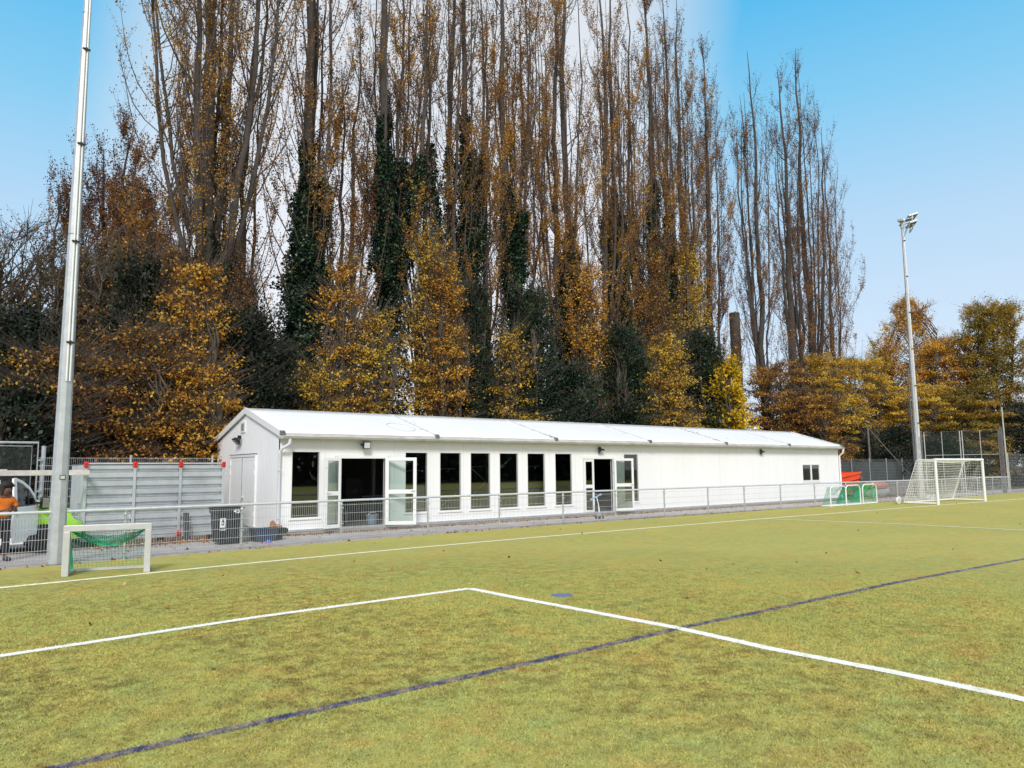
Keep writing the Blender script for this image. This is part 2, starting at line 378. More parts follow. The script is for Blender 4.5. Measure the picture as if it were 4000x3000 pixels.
def leaves(name, C_, size, mt, rng, parent=None, upbias=0.0, tint=None, outward=None, aspect=.62):
    n = len(C_)
    nv = rng.normal(size=(n, 3)); nv[:, 2] += upbias
    if outward is not None: nv += outward
    nv /= np.linalg.norm(nv, axis=1, keepdims=True)
    a_ = np.cross(nv, rng.normal(size=(n, 3))); a_ /= np.linalg.norm(a_, axis=1, keepdims=True)+1e-9
    b_ = np.cross(nv, a_)
    s_ = (size*rng.uniform(.5, 1.0, n)**1.3*1.55)[:, None]
    V = np.stack([C_-a_*s_*.5, C_+b_*s_*aspect*.5-a_*s_*.08, C_+a_*s_*.5, C_-b_*s_*aspect*.5-a_*s_*.08], 1).reshape(-1, 3)
    Fc = np.arange(4*n).reshape(n, 4)
    tt = rng.uniform(0, 1, n) if tint is None else np.clip(tint, 0, 1)
    return npmesh(name, V, Fc, mt, parent, tt)
def tubes_np(P, Rr, sides):
    """P (N,K,3), Rr (N,K)"""
    Nn, K, _ = P.shape
    d = P[:, -1]-P[:, 0]; d /= np.linalg.norm(d, axis=1, keepdims=True)+1e-9
    ref = np.tile(np.array([[.3, .95, .1]]), (Nn, 1)); x = np.cross(d, ref); x /= np.linalg.norm(x, axis=1, keepdims=True)+1e-9
    y = np.cross(d, x); an = np.arange(sides)*2*np.pi/sides
    off = x[:, None, None, :]*np.cos(an)[None, None, :, None]+y[:, None, None, :]*np.sin(an)[None, None, :, None]
    V = (P[:, :, None, :]+off*Rr[:, :, None, None]).reshape(-1, 3)
    i = np.arange(Nn)[:, None, None]*K*sides; j = np.arange(K-1)[None, :, None]*sides; k = np.arange(sides)[None, None, :]; k2 = (k+1) % sides
    Fc = np.stack([i+j+k, i+j+k2, i+j+sides+k2, i+j+sides+k], -1).reshape(-1, 4)
    return V, Fc
def merge(L):
    vs, fs, o_ = [], [], 0
    for V, Fc in L:
        vs.append(V); fs.append(Fc+o_); o_ += len(V)
    return np.concatenate(vs), np.concatenate(fs)

# ------------------------------------------------------------------ ground
def smooth_y(x, pts):
    xs, ys = zip(*pts); return float(np.interp(x, xs, ys))
EDGE = [(-60, 16.2), (1.5, 16.42), (4, 16.6), (8.4, 16.97), (13.4, 17.22), (18.3, 17.28), (25, 17.2), (33, 17.1), (37.4, 16.95), (45, 16.85), (51.7, 16.72), (90, 16.6)]
EX = [-60, -20, -5, 0, 1.5, 3, 5, 7, 9, 11, 13.4, 16, 19, 22, 25, 28, 31, 34, 37, 41, 45, 49, 51.9]
def sheet(name, poly, z, mt, thick=None):
    b = MB(); b.add([(x, y, z) for x, y in poly], [tuple(range(len(poly)))])
    return tag(b.build(name, mt), kind='structure')
b = MB(); b.add([(-900, -900, 0), (900, -900, 0), (900, 900, 0), (-900, 900, 0)], [(0, 1, 2, 3)])
gnd = tag(b.build('ground', 'far_ground'), kind='structure'); gnd.location.z = -.03
b = MB(); b.add([(-80, 19.3, -.012), (95, 19.3, -.012), (95, 60, -.012), (-80, 60, -.012)], [(0, 1, 2, 3)])
tag(b.build('woodland_ground', 'soil'), kind='structure')
top = [(x, smooth_y(x, EDGE)) for x in EX]+[(95, 16.6)]
b = MB()
for (x0, y0), (x1, y1) in zip(top[:-1], top[1:]):
    b.add([(x0, -45, 0), (x1, -45, 0), (x1, y1, 0), (x0, y0, 0)], [(0, 1, 2, 3)])
tag(b.build('pitch', 'turf'), kind='structure')
b = MB()
for (x0, y0), (x1, y1) in zip(top[:-1], top[1:]):
    b.add([(x0, y0+.02, -.006), (x1, y1+.02, -.006), (x1, 19.55, -.006), (x0, 19.55, -.006)], [(0, 1, 2, 3)])
for X0, X1, Y1 in ((-60, 3.4, 22.9),):
    b.add([(X0, 19.55, -.006), (X1, 19.55, -.006), (X1, Y1, -.006), (X0, Y1, -.006)], [(0, 1, 2, 3)])
tag(b.build('path', 'paving'), kind='structure')
b = MB()
for (x0, y0), (x1, y1) in zip(top[:-1], top[1:]):
    a0, a1 = y0+.10, y1+.10
    b.add([(x0, a0, -.02), (x1, a1, -.02), (x1, a1+.06, -.02), (x0, a0+.06, -.02), (x0, a0, .025), (x1, a1, .025), (x1, a1+.06, .025), (x0, a0+.06, .025)],
          [(0, 1, 5, 4), (1, 2, 6, 5), (2, 3, 7, 6), (3, 0, 4, 7), (4, 5, 6, 7)])
tag(b.build('kerb', 'concrete'), kind='structure')

rngG = np.random.default_rng(3)
def seg_blades(P0, P1, wid, dens, hgt, rng):
    P0, P1 = np.array(P0), np.array(P1); L = np.linalg.norm(P1-P0); n = int(L*wid*dens); d = (P1-P0)/L; q = np.array([-d[1], d[0]])
    u = rng.uniform(0, L, n); v = rng.uniform(-wid/2, wid/2, n)
    return P0+d*u[:, None]+q*v[:, None]
def blades(C2, wmean, hmean, rng):
    n = len(C2); a_ = rng.uniform(0, 2*np.pi, n); w_ = wmean*rng.uniform(.7, 1.4, n); h_ = hmean*rng.uniform(.5, 1.2, n)
    lean = rng.normal(0, .55, (n, 2))*h_[:, None]
    B = np.concatenate([C2, np.zeros((n, 1))], 1)
    dx = np.stack([np.cos(a_)*w_/2, np.sin(a_)*w_/2, np.zeros(n)], 1)
    T = B+np.concatenate([lean, h_[:, None]], 1)
    V = np.stack([B-dx, B+dx, T], 1).reshape(-1, 3)
    return V, np.arange(3*n).reshape(n, 3)
LINES = []    # (points, width, material, name, label)
def px_line(pix): return [ground_at(x, y) for x, y in pix]
def ext(a, b, t): return (b[0]+(b[0]-a[0])*t, b[1]+(b[1]-a[1])*t)
sideline = px_line([(0, 2297), (1000, 2198), (1600, 2142), (2000, 2107), (2600, 2057), (3000, 2025), (3400, 1994), (4000, 1948.5)])
sideline = [(-30, sideline[0][1]-.2)]+sideline+[(94, sideline[-1][1])]
shortl = px_line([(0, 2564), (1000, 2412), (1835, 2300)]); shortl = [(-12, shortl[0][1])]+shortl
longl = px_line([(1835, 2300), (2000, 2333), (2649, 2455), (3000, 2533.5), (3501, 2630), (4000, 2734)]); longl = longl+[ext(longl[-3], longl[-1], 4)]
bluel = px_line([(244, 2995), (1000, 2826), (2000, 2606), (2649, 2456.6), (3000, 2384), (3501, 2276), (4000, 2183.5)]); bluel = [ext(bluel[1], bluel[0], 5)]+bluel+[ext(bluel[-2], bluel[-1], 4)]
farl = px_line([(2985, 2027), (3501, 2047), (4000, 2072)]); farl = farl+[ext(farl[0], farl[-1], 3)]
LINES = [(sideline, .135, 'line_cream', 'sideline'), (shortl, .12, 'line_white', 'area_line'), (longl, .125, 'line_white', 'area_line_across'), (bluel, .095, 'line_blue', 'blue_line'), (farl, .12, 'line_cream', 'far_line')]
for k, (pts, wd, mt, nm_) in enumerate(LINES):
    z = .004+.001*k if nm_ != 'blue_line' else .003
    b = MB()
    n_ = len(pts); offs = []
    for i in range(n_):
        a_ = Vector(pts[max(i-1, 0)]); c_ = Vector(pts[min(i+1, n_-1)]); d = (c_-a_).normalized(); q = Vector((-d.y, d.x))*wd/2
        offs.append((Vector(pts[i])+q, Vector(pts[i])-q))
    for i in range(n_-1):
        (a0, b0), (a1, b1) = offs[i], offs[i+1]
        b.add([(a0.x, a0.y, z), (b0.x, b0.y, z), (b1.x, b1.y, z), (a1.x, a1.y, z)], [(0, 1, 2, 3)])
    # tufts of the same colour where the line is near enough for the pile to show
    bl = []
    for i in range(n_-1):
        P0, P1 = np.array(pts[i]), np.array(pts[i+1])
        for s0 in np.arange(0, 1, .05):
            A, B_ = P0+(P1-P0)*s0, P0+(P1-P0)*(s0+.05); m_ = (A+B_)/2; dist = np.hypot(*m_)
            if dist < 14 and m_[1] > -1 and m_[0] > -1:
                bl.append(seg_blades(A, B_, wd*1.12, 14000*min(1, 4/dist), 0, rngG))
    if bl:
        V, Fc = blades(np.concatenate(bl), .006, .016, rngG)
        b.add(V.tolist(), Fc.tolist())
    tag(b.build(nm_, mt), kind='structure')
c0 = ground_at(2196, 2326)
b = MB(); b.add([(c0[0]+.15*math.cos(a_)*random.uniform(.93, 1.05), c0[1]+.15*math.sin(a_)*random.uniform(.93, 1.05), .004) for a_ in np.linspace(0, 2*math.pi, 28)[:-1]], [tuple(range(27))])
m = mat('spot_blue', (.13, .17, .30), .9, var=.3, scale=20)
tag(b.build('blue_spot', 'spot_blue'), kind='structure')
# turf pile near the camera
def inline(P2):
    keep = np.ones(len(P2), bool)
    for pts, wd, mt, nm_ in LINES:
        for i in range(len(pts)-1):
            a_ = np.array(pts[i]); d = np.array(pts[i+1])-a_; L = np.linalg.norm(d); d = d/L
            r_ = P2-a_; u = r_@d; v = np.abs(r_@np.array([-d[1], d[0]]))
            keep &= ~((u > 0) & (u < L) & (v < wd/2+.002))
    keep &= np.hypot(P2[:, 0]-c0[0], P2[:, 1]-c0[1]) > .155
    return P2[keep]
NB = 1150000
rr = rngG.uniform(0, 1, NB)**.62*13.2+2.1+np.abs(rngG.normal(0, .8, NB))
aa = YAW+rngG.uniform(R(-37), R(37), NB)
C2 = np.stack([rr*np.sin(aa), rr*np.cos(aa)], 1)
# tufty density
fx = np.sin(C2[:, 0]*41+np.sin(C2[:, 1]*23)*2)+np.sin(C2[:, 1]*37+np.sin(C2[:, 0]*29)*2)
C2 = C2[(fx+rngG.uniform(-2, 2.4, NB)) > -1.2]
C2 = inline(C2)
V, Fc = blades(C2, .0045, .015, rngG)
dist = np.hypot(C2[:, 0], C2[:, 1])
V = V.reshape(-1, 3, 3); cen = V.mean(1, keepdims=True); sc = (.8+dist/8)[:, None, None]; sc[sc > 1.8] = 1.8
Vx = cen+(V-cen)*sc; Vx[:, :, 2] = V[:, :, 2]*np.clip((15.2-dist)/6, .12, 1)[:, None]; V = Vx.reshape(-1, 3)
tag(npmesh('turf_pile', V, Fc, 'turf_blade', None, rngG.uniform(0, 1, len(C2))), 'short yellow green artificial grass pile covering the near part of the pitch', 'grass', kind='stuff')

# ------------------------------------------------------------------ clubhouse
W = 19.75; XL, XR = 7.88, 37.38; YB = 24.95; ZE, ZR = 2.62, 3.56; YM = 22.35
hut = thing('clubhouse', 'long low white prefabricated clubhouse with pale membrane roof beside the pitch', 'building', (XL, W, 0))
def wall_y(x0, x1, z0, z1, holes, y, th):
    """wall facing -y with rectangular holes [(x0,x1,z0,z1)]"""
    b = MB(); xs = sorted({x0, x1, *[h[0] for h in holes], *[h[1] for h in holes]}); zs = sorted({z0, z1, *[h[2] for h in holes], *[h[3] for h in holes]})
    def hole(x, z): return any(h[0] < x < h[1] and h[2] < z < h[3] for h in holes)
    for i in range(len(xs)-1):
        for j in range(len(zs)-1):
            a0, a1, c0_, c1 = xs[i], xs[i+1], zs[j], zs[j+1]
            if hole((a0+a1)/2, (c0_+c1)/2): continue
            b.add([(a0, y, c0_), (a1, y, c0_), (a1, y, c1), (a0, y, c1)], [(0, 1, 2, 3)])
            b.add([(a0, y+th, c0_), (a1, y+th, c0_), (a1, y+th, c1), (a0, y+th, c1)], [(3, 2, 1, 0)])
    for (a0, a1, c0_, c1) in holes+[(x0, x1, z0, z1)]:
        for q in (((a0, c0_), (a1, c0_)), ((a1, c0_), (a1, c1)), ((a1, c1), (a0, c1)), ((a0, c1), (a0, c0_))):
            (xa, za), (xb, zb) = q
            b.add([(xa, y, za), (xb, y, zb), (xb, y+th, zb), (xa, y+th, za)], [(0, 1, 2, 3)])
    return b
WX = [(8.23, 9.01), (11.78, 12.54), (13.02, 13.79), (14.19, 14.95), (15.37, 16.13), (16.57, 17.33), (17.84, 18.61), (21.36, 22.12)]
holes = [(a_, b_, .45, 2.225) for a_, b_ in WX]+[(9.63, 11.07, .10, 2.05), (19.17, 20.70, .10, 2.05), (33.86, 35.5, .98, 1.84)]
fwall = wall_y(XL, XR, .13, ZE, holes, W, .08).build('front_wall', 'wall_white', hut)
# fine joints between the wall panels
b = MB()
for xj in [8.02, 9.20, 10.32, 11.40, 12.66, 13.9, 15.15, 16.35, 17.58, 18.8, 22.3, 23.5, 24.9, 26.1, 27.35, 28.6, 29.8, 31.05, 32.3, 36.2]:
    z0 = .14
    if xj in (10.32,): z0 = 2.13
    b.box(xj-.004, xj+.004, W-.002, W+.001, z0, ZE-.02)
b.build('panel_joint', 'joint', fwall)
# gable wall with profiled sheet
def gable_poly(inset=0.0):
    return [(W+.001, .13), (YB, .13), (YB, ZE), (YM, ZR-.07), (W+.001, ZE)]
b = MB(); b.prism([(y, z) for y, z in gable_poly()], XL-.0, XL+.08, 'x')
gab = b.build('gable_wall', 'gable_white', hut)
b = MB()
y = W+.10
while y < YB-.05:
    zt = ZE+(ZR-.07-ZE)*(1-abs(y-YM)/(YM-W))-.1
    doorz = y > 21.48 and y < 23.62
    z0 = 2.24 if doorz else .14
    if zt > z0: b.box(XL-.0018, XL+.001, y, y+.035, z0, zt)
    y += .10
b.build('wall_rib', 'gable_white', gab)
b = MB(); b.prism(gable_poly(), XR-.08, XR, 'x'); b.build('gable_wall', 'gable_white', hut)
b = MB(); b.box(XL+.08, XR-.08, YB-.08, YB, .13, ZE); b.build('rear_wall', 'gable_white', hut)
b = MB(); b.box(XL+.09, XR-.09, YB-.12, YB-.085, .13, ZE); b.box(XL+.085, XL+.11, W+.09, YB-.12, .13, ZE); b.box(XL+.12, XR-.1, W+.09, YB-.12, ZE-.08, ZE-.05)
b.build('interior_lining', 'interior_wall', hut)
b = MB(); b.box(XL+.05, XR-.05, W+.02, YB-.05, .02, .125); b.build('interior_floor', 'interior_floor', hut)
b = MB(); b.box(XL-.03, XR+.02, W-.03, W+.015, -.02, .07); b.box(XL-.03, XL+.02, W+.015, YB, -.02, .07); b.build('plinth', 'plinth', hut)
b = MB(); b.box(XL-.045, XR+.02, W-.045, W+.01, .072, .132); b.box(XL-.045, XL+.01, W+.01, YB, .072, .132); b.build('base_rail', 'galv', hut)
# interior posts
for xp, yp in ((12.78, 23.6), (17.7, 23.6), (10.95, 22.6)):
    b = MB(); b.box(xp-.05, xp+.05, yp-.05, yp+.05, .126, ZE-.09); b.build('inside_post', 'slat_grey', hut)
# roof: two membrane slopes, slightly slack between the frames
OV = .20
y0r, z0r = W-OV, 2.735; y1r = YM; slope = (ZR-z0r)/(y1r-y0r); y2r = 2*YM-y0r
NXR = 6*10; NYR = 8
frames = [XL-.06+(XR-XL+.12)*k/6 for k in range(7)]
def roof_grid(ya, za, yb, zb):
    V, Fc = [], []
    for i in range(NXR+1):
        u = i/NXR; x = frames[0]+(frames[-1]-frames[0])*u; fr_ = (u*6) % 1
        sag = .035*math.sin(math.pi*fr_)
        for j in range(NYR+1):
            v = j/NYR; V.append((x, ya+(yb-ya)*v, za+(zb-za)*v+sag*math.sin(math.pi*v)*.9))
    for i in range(NXR):
        for j in range(NYR):
            a_ = i*(NYR+1)+j; Fc.append((a_, a_+NYR+1, a_+NYR+2, a_+1))
    return V, Fc
b = MB(); b.add(*roof_grid(y0r, z0r, y1r, ZR)); b.add(*roof_grid(y2r, z0r, y1r, ZR))
roof = b.build('roof', 'membrane', hut)
md = roof.modifiers.new('solid', 'SOLIDIFY'); md.thickness = .03; md.offset = -1 
roof.data.polygons.foreach_set('use_smooth', [True]*len(roof.data.polygons))
for k, xf in enumerate(frames):
    if 0 < k < 6: MB().bar((xf, y0r-.01, z0r+.012), (xf, YM, ZR+.012), .050, .03).build('roof_seam', 'pale_seam', roof)
b = MB(); b.bar((frames[0]-.02, YM+.02, ZR+.012), (frames[-1]+.02, YM+.02, ZR+.012), .07, .03); b.build('ridge_cap', 'grey_trim', roof)
for k, xf in enumerate(frames):
    b = MB(); xx = xf+(.03 if k == 0 else -.03 if k == 6 else 0)
    b.box(xx-.05, xx+.05, y0r-.055, y0r+.06, z0r-.075, z0r+.055); b.box(xx-.075, xx+.075, y0r-.07, y0r-.055, z0r-.06, z0r+.0)
    b.tube([(xx-.055, y0r-.08, z0r+.02), (xx+.055, y0r-.08, z0r+.02)], .016, 8)
    b.build('roof_clamp', 'galv_dark', roof, bevel=.006)
# white verge boards on both gables
for xv, s_ in ((XL-.075, 1), (XR+.035, -1)):
    b = MB()
    for (ya, za), (yb, zb) in (((y0r, z0r), (YM, ZR)), ((y2r, z0r), (YM, ZR))):
        b.add([(xv, ya, za-.13), (xv+.04, ya, za-.13), (xv+.04, yb, zb-.14), (xv, yb, zb-.14), (xv, ya, za+.035), (xv+.04, ya, za+.035), (xv+.04, yb, zb+.04), (xv, yb, zb+.04)],
              [(0, 1, 2, 3), (4, 5, 6, 7), (0, 1, 5, 4), (3, 2, 6, 7), (0, 3, 7, 4), (1, 2, 6, 5)])
    b.build('verge_board', 'trim_white', hut)
# eaves profile and gutter
b = MB(); b.box(XL-.07, XR+.07, y0r-.045, y0r+.0, z0r-.105, z0r-.03); b.build('eaves_rail', 'gutter', hut, bevel=.01)
b = MB(); b.box(XL-.07, XR+.07, y0r-.0, W-.003, z0r-.17, z0r-.125); b.build('eaves_soffit', 'grey_trim', hut)  # dark grey soffit, coloured as the shadow line under the gutter
b = MB(); prof = [(-.075*math.cos(a_), -.072*math.sin(a_)) for a_ in np.linspace(0, math.pi, 9)]
V = []; Fc = []
for x in (XL-.05, XR+.10):
    for (dy, dz) in prof: V.append((x, y0r-.075+dy, z0r-.10+dz))
for i in range(8): Fc.append((i, i+1, 9+i+1, 9+i))
Fc += [tuple(range(9)), tuple(range(9, 18))]
b.add(V, Fc); b.tube([(XL-.05, y0r-.153, z0r-.10), (XR+.10, y0r-.153, z0r-.10)], .011, 6)
gut = b.build('gutter', 'gutter', hut, smooth=True)
for xf in frames[1:-1]: MB().box(xf-.0, xf+.17, y0r-.17, y0r-.075, z0r-.13, z0r-.088).build('gutter_bracket', 'galv', gut)
# downpipes
b = MB(); xg = XL+.16; yg = y0r-.075
b.tube([(xg, yg, z0r-.15), (xg, yg, z0r-.27), (xg-.03, yg+.03, z0r-.33), (xg-.16, yg+.12, z0r-.42), (xg-.19, W-.06, z0r-.52), (xg-.19, W-.06, .28), (xg-.19, W-.06, .16)], .043, 12)
dp = b.build('downpipe', 'pvc', hut, smooth=True)
b = MB()
for z in (.46, 1.73): b.box(xg-.26, xg-.13, W-.115, W-.108, z-.012, z+.012)
b.tube([(xg-.19, W-.06, z0r-.56), (xg-.19, W-.06, z0r-.46)], .05, 12); b.build('pipe_bracket', 'pvc', dp)
b = MB(); xg = XR+.02
b.tube([(xg, yg, z0r-.15), (xg, yg, z0r-.25), (xg+.04, yg+.05, z0r-.36), (xg+.045, W-.03, z0r-.5), (xg+.045, W-.03, .25), (xg+.045, W-.10, .1)], .05, 12)
dp2 = b.build('downpipe', 'trim_white', hut, smooth=True)
b = MB()
for z in (.5, 1.75): b.box(xg-.03, xg+.12, W-.09, W-.08, z-.012, z+.012)
b.build('pipe_bracket', 'trim_white', dp2)
b = MB(); b.lathe((XL+.13, W-.20, .15), [(.07, 0), (.07, .15), (.062, .15), (.058, .02)], 14, 'y')
b.build('drain_outlet', 'black', hut, smooth=True)
# tall windows
for k, (a_, b_) in enumerate(WX):
    f = MB(); fwid = .045
    for (x0, x1, z0, z1) in ((a_-fwid, a_, .405, 2.27), (b_, b_+fwid, .405, 2.27), (a_, b_, 2.225, 2.27), (a_, b_, .405, .45)):
        f.box(x0, x1, W-.006, W+.02, z0, z1)
    f.box(a_-.07, b_+.07, W-.03, W-.0065, .385, .404)
    wf = f.build('window', 'trim_white', hut)
    wf['label'] = 'tall narrow window, number %d of eight from the left end of the clubhouse' % (k+1)
    g_ = MB(); g_.box(a_, b_, W+.030, W+.036, .45, 2.225); g_.build('pane', 'window_glass', wf)
    # dark inner sash lines beside the glass
    g_ = MB(); g_.box(b_-.022, b_-.016, W+.022, W+.028, .45, 2.225); g_.build('glazing_bead', 'slat_grey', wf)
# sliding window
f = MB(); a_, b_ = 33.86, 35.5
for (x0, x1, z0, z1) in ((a_, a_+.06, .98, 1.84), (b_-.06, b_, .98, 1.84), (a_+.06, b_-.06, 1.78, 1.84), (a_+.06, b_-.06, .98, 1.04), (34.65, 34.74, 1.04, 1.78)):
    f.box(x0, x1, W-.02, W+.04, z0, z1)
f.box(a_-.06, b_+.06, W-.012, W-.001, .92, .979)
wf = f.build('sliding_window', 'trim_white', hut)
for x0, x1 in ((a_+.06, 34.65), (34.74, b_-.06)):
    g_ = MB(); g_.box(x0, x1, W+.012, W+.018, 1.04, 1.78); g_.build('pane', 'window_glass', wf)
g_ = MB(); g_.box(a_+.06, b_-.06, W+.06, W+.07, .99, 1.52); g_.build('frosted_screen', 'slat_grey', wf)
g_ = MB(); g_.bar((34.35, W+.055, 1.06), (34.62, W+.055, 1.72), .03, .01); g_.build('window_strut', 'trim_white', wf)
# doors: leaf modelled in place from hinge point, direction and width
def leaf(hx, hy, ang, sgn, wd, z0, z1, glass, name='door_leaf', handle=True):
    d = Vector((sgn*math.cos(ang), -math.sin(ang), 0)); nrm = Vector((d.y, -d.x, 0)); T = .05
    if nrm.y > 0: nrm = -nrm
    H_ = Vector((hx, hy, 0)); f = MB()
    def slab(u0, u1, za, zb, t0, t1, bb):
        vs = []
        for z in (za, zb):
            for u, tt in ((u0, t0), (u1, t0), (u1, t1), (u0, t1)):
                p_ = H_+d*u+nrm*tt; vs.append((p_.x, p_.y, z))
        bb.add(vs, [(0, 3, 2, 1), (4, 5, 6, 7), (0, 1, 5, 4), (1, 2, 6, 5), (2, 3, 7, 6), (3, 0, 4, 7)])
    st = .095; zm = z0+(z1-z0)*.49
    slab(0, st, z0, z1, 0, T, f); slab(wd-st, wd, z0, z1, 0, T, f)
    for za, zb in ((z0, z0+.10), (zm-.06, zm+.06), (z1-.09, z1)): slab(st, wd-st, za, zb, 0, T, f)
    o = f.build(name, 'trim_white', hut, bevel=.006)
    for za, zb in ((z0+.10, zm-.06), (zm+.06, z1-.09)):
        g_ = MB(); slab(st, wd-st, za, zb, T*.45, T*.55, g_); g_.build('pane', glass, o)
        g_ = MB()
        slab(st, st+.008, za, zb, T*.6, T*.9, g_); slab(wd-st-.008, wd-st, za, zb, T*.6, T*.9, g_); slab(st+.008, wd-st-.008, zb-.008, zb, T*.6, T*.9, g_)
        g_.build('gasket', 'galv_dark', o)
    if handle:
        g_ = MB(); slab(wd-.065, wd-.035, zm-.05, zm+.12, T, T+.012, g_); slab(wd-.16, wd-.04, zm+.03, zm+.05, T+.03, T+.05, g_); slab(wd-.06, wd-.04, zm+.03, zm+.05, T+.012, T+.03, g_)
        g_.build('handle', 'trim_white', o)
        g_ = MB()
        for zz in (z0+.25, z1-.3): slab(wd-.03, wd-.02, zz, zz+.035, T, T+.006, g_)
        g_.build('bolt', 'galv_dark', o)
    return o
for a_, b_, tr_ in ((9.63, 11.07, .12), (19.17, 20.70, .05)):
    f = MB(); q = .05
    f.box(a_-q, a_, W-.035, W+.05, .10, 2.05+q); f.box(b_, b_+q, W-.035, W+.05, .10, 2.05+q); f.box(a_, b_, W-.035, W+.05, 2.05, 2.05+q); f.box(a_, b_, W-.01, W+.06, .085, .10)
    df = f.build('door_frame', 'trim_white', hut)
    f = MB(); f.box(a_-q-tr_, b_+q+tr_, W-.014, W-.001, 2.05+q, 2.05+q+.05); f.build('lintel_strip', 'trim_white', df)
    f = MB()
    for z in (.35, 1.55, 1.95): f.tube([(b_+.012, W-.06, z-.04), (b_+.012, W-.06, z+.04)], .014, 8)
    f.build('hinge', 'slat_grey', df)
leaf(9.625, W-.055, R(12), -1, .55, .12, 2.07, 'door_glass')['label'] = 'narrow left leaf of the wide open double door'
leaf(11.075, W-.055, R(32), 1, .90, .12, 2.07, 'door_glass')['label'] = 'wide right leaf of the wide open double door'
leaf(19.19, W+.01, 0, 1, .52, .11, 2.04, 'window_glass', handle=False)['label'] = 'closed narrow leaf with dark glass'
leaf(20.72, W-.055, R(10), 1, .90, .12, 2.07, 'door_glass')['label'] = 'open leaf folded back over the eighth window'
# gable double door (closed, plain)
f = MB(); f.box(XL-.05, XL-.0005, 21.44, 23.60, 2.13, 2.20); f.box(XL-.05, XL-.0005, 21.44, 21.50, .135, 2.13); f.box(XL-.05, XL-.0005, 23.54, 23.60, .135, 2.13)
gd = f.build('store_door', 'trim_white', hut)
for y0_, y1_ in ((21.505, 22.515), (22.53, 23.535)):
    f = MB(); f.box(XL-.035, XL-.004, y0_, y1_, .14, 2.12)
    lf = f.build('door_leaf', 'wall_white', gd, bevel=.005)
    f = MB()
    for ya, yb, za, zb in ((y0_+.06, y1_-.06, 2.02, 2.03), (y0_+.06, y1_-.06, .84, .85), (y0_+.06, y0_+.068, .86, 2.02), (y1_-.068, y1_-.06, .86, 2.02)): f.box(XL-.038, XL-.034, ya, yb, za, zb)
    f.build('leaf_groove', 'joint', lf)
f = MB(); f.box(XL-.045, XL-.02, 22.517, 22.528, .14, 2.12); f.build('door_gap', 'galv_dark', gd)
f = MB(); f.box(XL-.055, XL-.001, 21.42, 23.62, 2.205, 2.225); f.build('drip_strip', 'galv_dark', gd)
f = MB(); f.lathe((XL-.035, 22.45, .93), [(.05, -.012), (.045, -.03), (.02, -.035)], 12, 'x'); f.bar((XL-.07, 22.45, .94), (XL-.07, 22.33, .97), .02, .03); f.build('handle', 'trim_white', gd)
f = MB()
for y_ in (21.49, 23.55):
    for z in (.5, 1.66, 1.95): f.box(XL-.065, XL-.036, y_-.03, y_+.03, z-.06, z+.06)
f.build('hinge', 'trim_white', gd)
# vent
f = MB(); f.box(XL-.03, XL-.001, 22.42, 22.80, 2.86, 3.20); vt = f.build('air_vent', 'trim_white', hut, bevel=.006)
f = MB()
for i in range(8): f.box(XL-.040, XL-.029, 22.50, 22.72, 2.93+i*.028, 2.94+i*.028)
f.build('vent_slat', 'galv_dark', vt)
# wall floodlights
def wall_lamp(x, y, z, yaw, tilt, lab, s=1.0):
    M_ = Matrix.Translation((x, y, z)) @ Matrix.Rotation(yaw, 4, 'Z') @ Matrix.Rotation(tilt, 4, 'X')
    def tb(b0, *a_):
        bb = MB().box(*a_); b0.add([M_ @ Vector(v) for v in bb.v], bb.f)
    f = MB(); tb(f, -.10*s, .10*s, -.20*s, -.15*s, -.09*s, .09*s)
    for i in range(7): tb(f, (-.085+i*.027)*s, (-.078+i*.027)*s, -.149*s, -.12*s, -.08*s, .08*s)
    tb(f, -.112*s, -.102*s, -.18*s, -.06*s, -.015*s, .015*s); tb(f, .102*s, .112*s, -.18*s, -.06*s, -.015*s, .015*s); tb(f, -.112*s, .112*s, -.06*s, -.05*s, -.02*s, .02*s)
    M0 = Matrix.Translation((x, y, z)) @ Matrix.Rotation(yaw, 4, 'Z'); bb = MB().box(-.03, .03, -.08*s, -.001, -.03, .03); f.add([M0 @ Vector(v) for v in bb.v], bb.f)
    o = f.build('wall_floodlight', 'black', hut); o['label'] = lab
    f = MB(); tb(f, -.08*s, .08*s, -.206*s, -.2005*s, -.07*s, .07*s); f.build('lens', 'lamp_lens', o)
wall_lamp(10.37, W, 2.46, 0, R(10), 'black floodlight over the wide double door, lens turned to the viewer', 1.15)
wall_lamp(20.02, W, 2.46, R(10), R(48), 'black floodlight over the narrower door, tilted down')
wall_lamp(30.42, W, 2.47, R(10), R(50), 'black floodlight on the blank part of the front wall')
wall_lamp(XL, 22.80, 2.76, R(-90), R(45), 'black floodlight on the gable under the vent', 1.2)
# litter and stains on the roof
rngL = np.random.default_rng(11)
def roofz(y): return z0r+slope*(y-y0r)
def litter_pts(xf, v0, v1, n, sx=.05):
    v = rngL.uniform(v0, v1, n); y_ = y0r+(y1r-y0r)*v; x_ = xf+rngL.normal(0, sx, n)
    return np.stack([x_, y_, roofz(y_)+.035], 1)
lp = np.concatenate([litter_pts(frames[2], .0, .12, 26, .06), litter_pts(frames[2], .1, .75, 30, .05), litter_pts(frames[4], .1, .85, 90, .06), litter_pts(frames[4]+.3, .6, .8, 20, .1), litter_pts(frames[6]-.1, .1, .8, 90, .06), litter_pts(29.5, .05, .3, 16, .8), litter_pts(frames[1], .1, .7, 12, .25), litter_pts(frames[5], .1, .6, 10, .1)])
lo = leaves('leaf_litter', lp, .045, 'leaf_litter', rngL, roof, upbias=3); lo['kind'] = 'stuff'
yc = y0r+.95; xc = 12.05
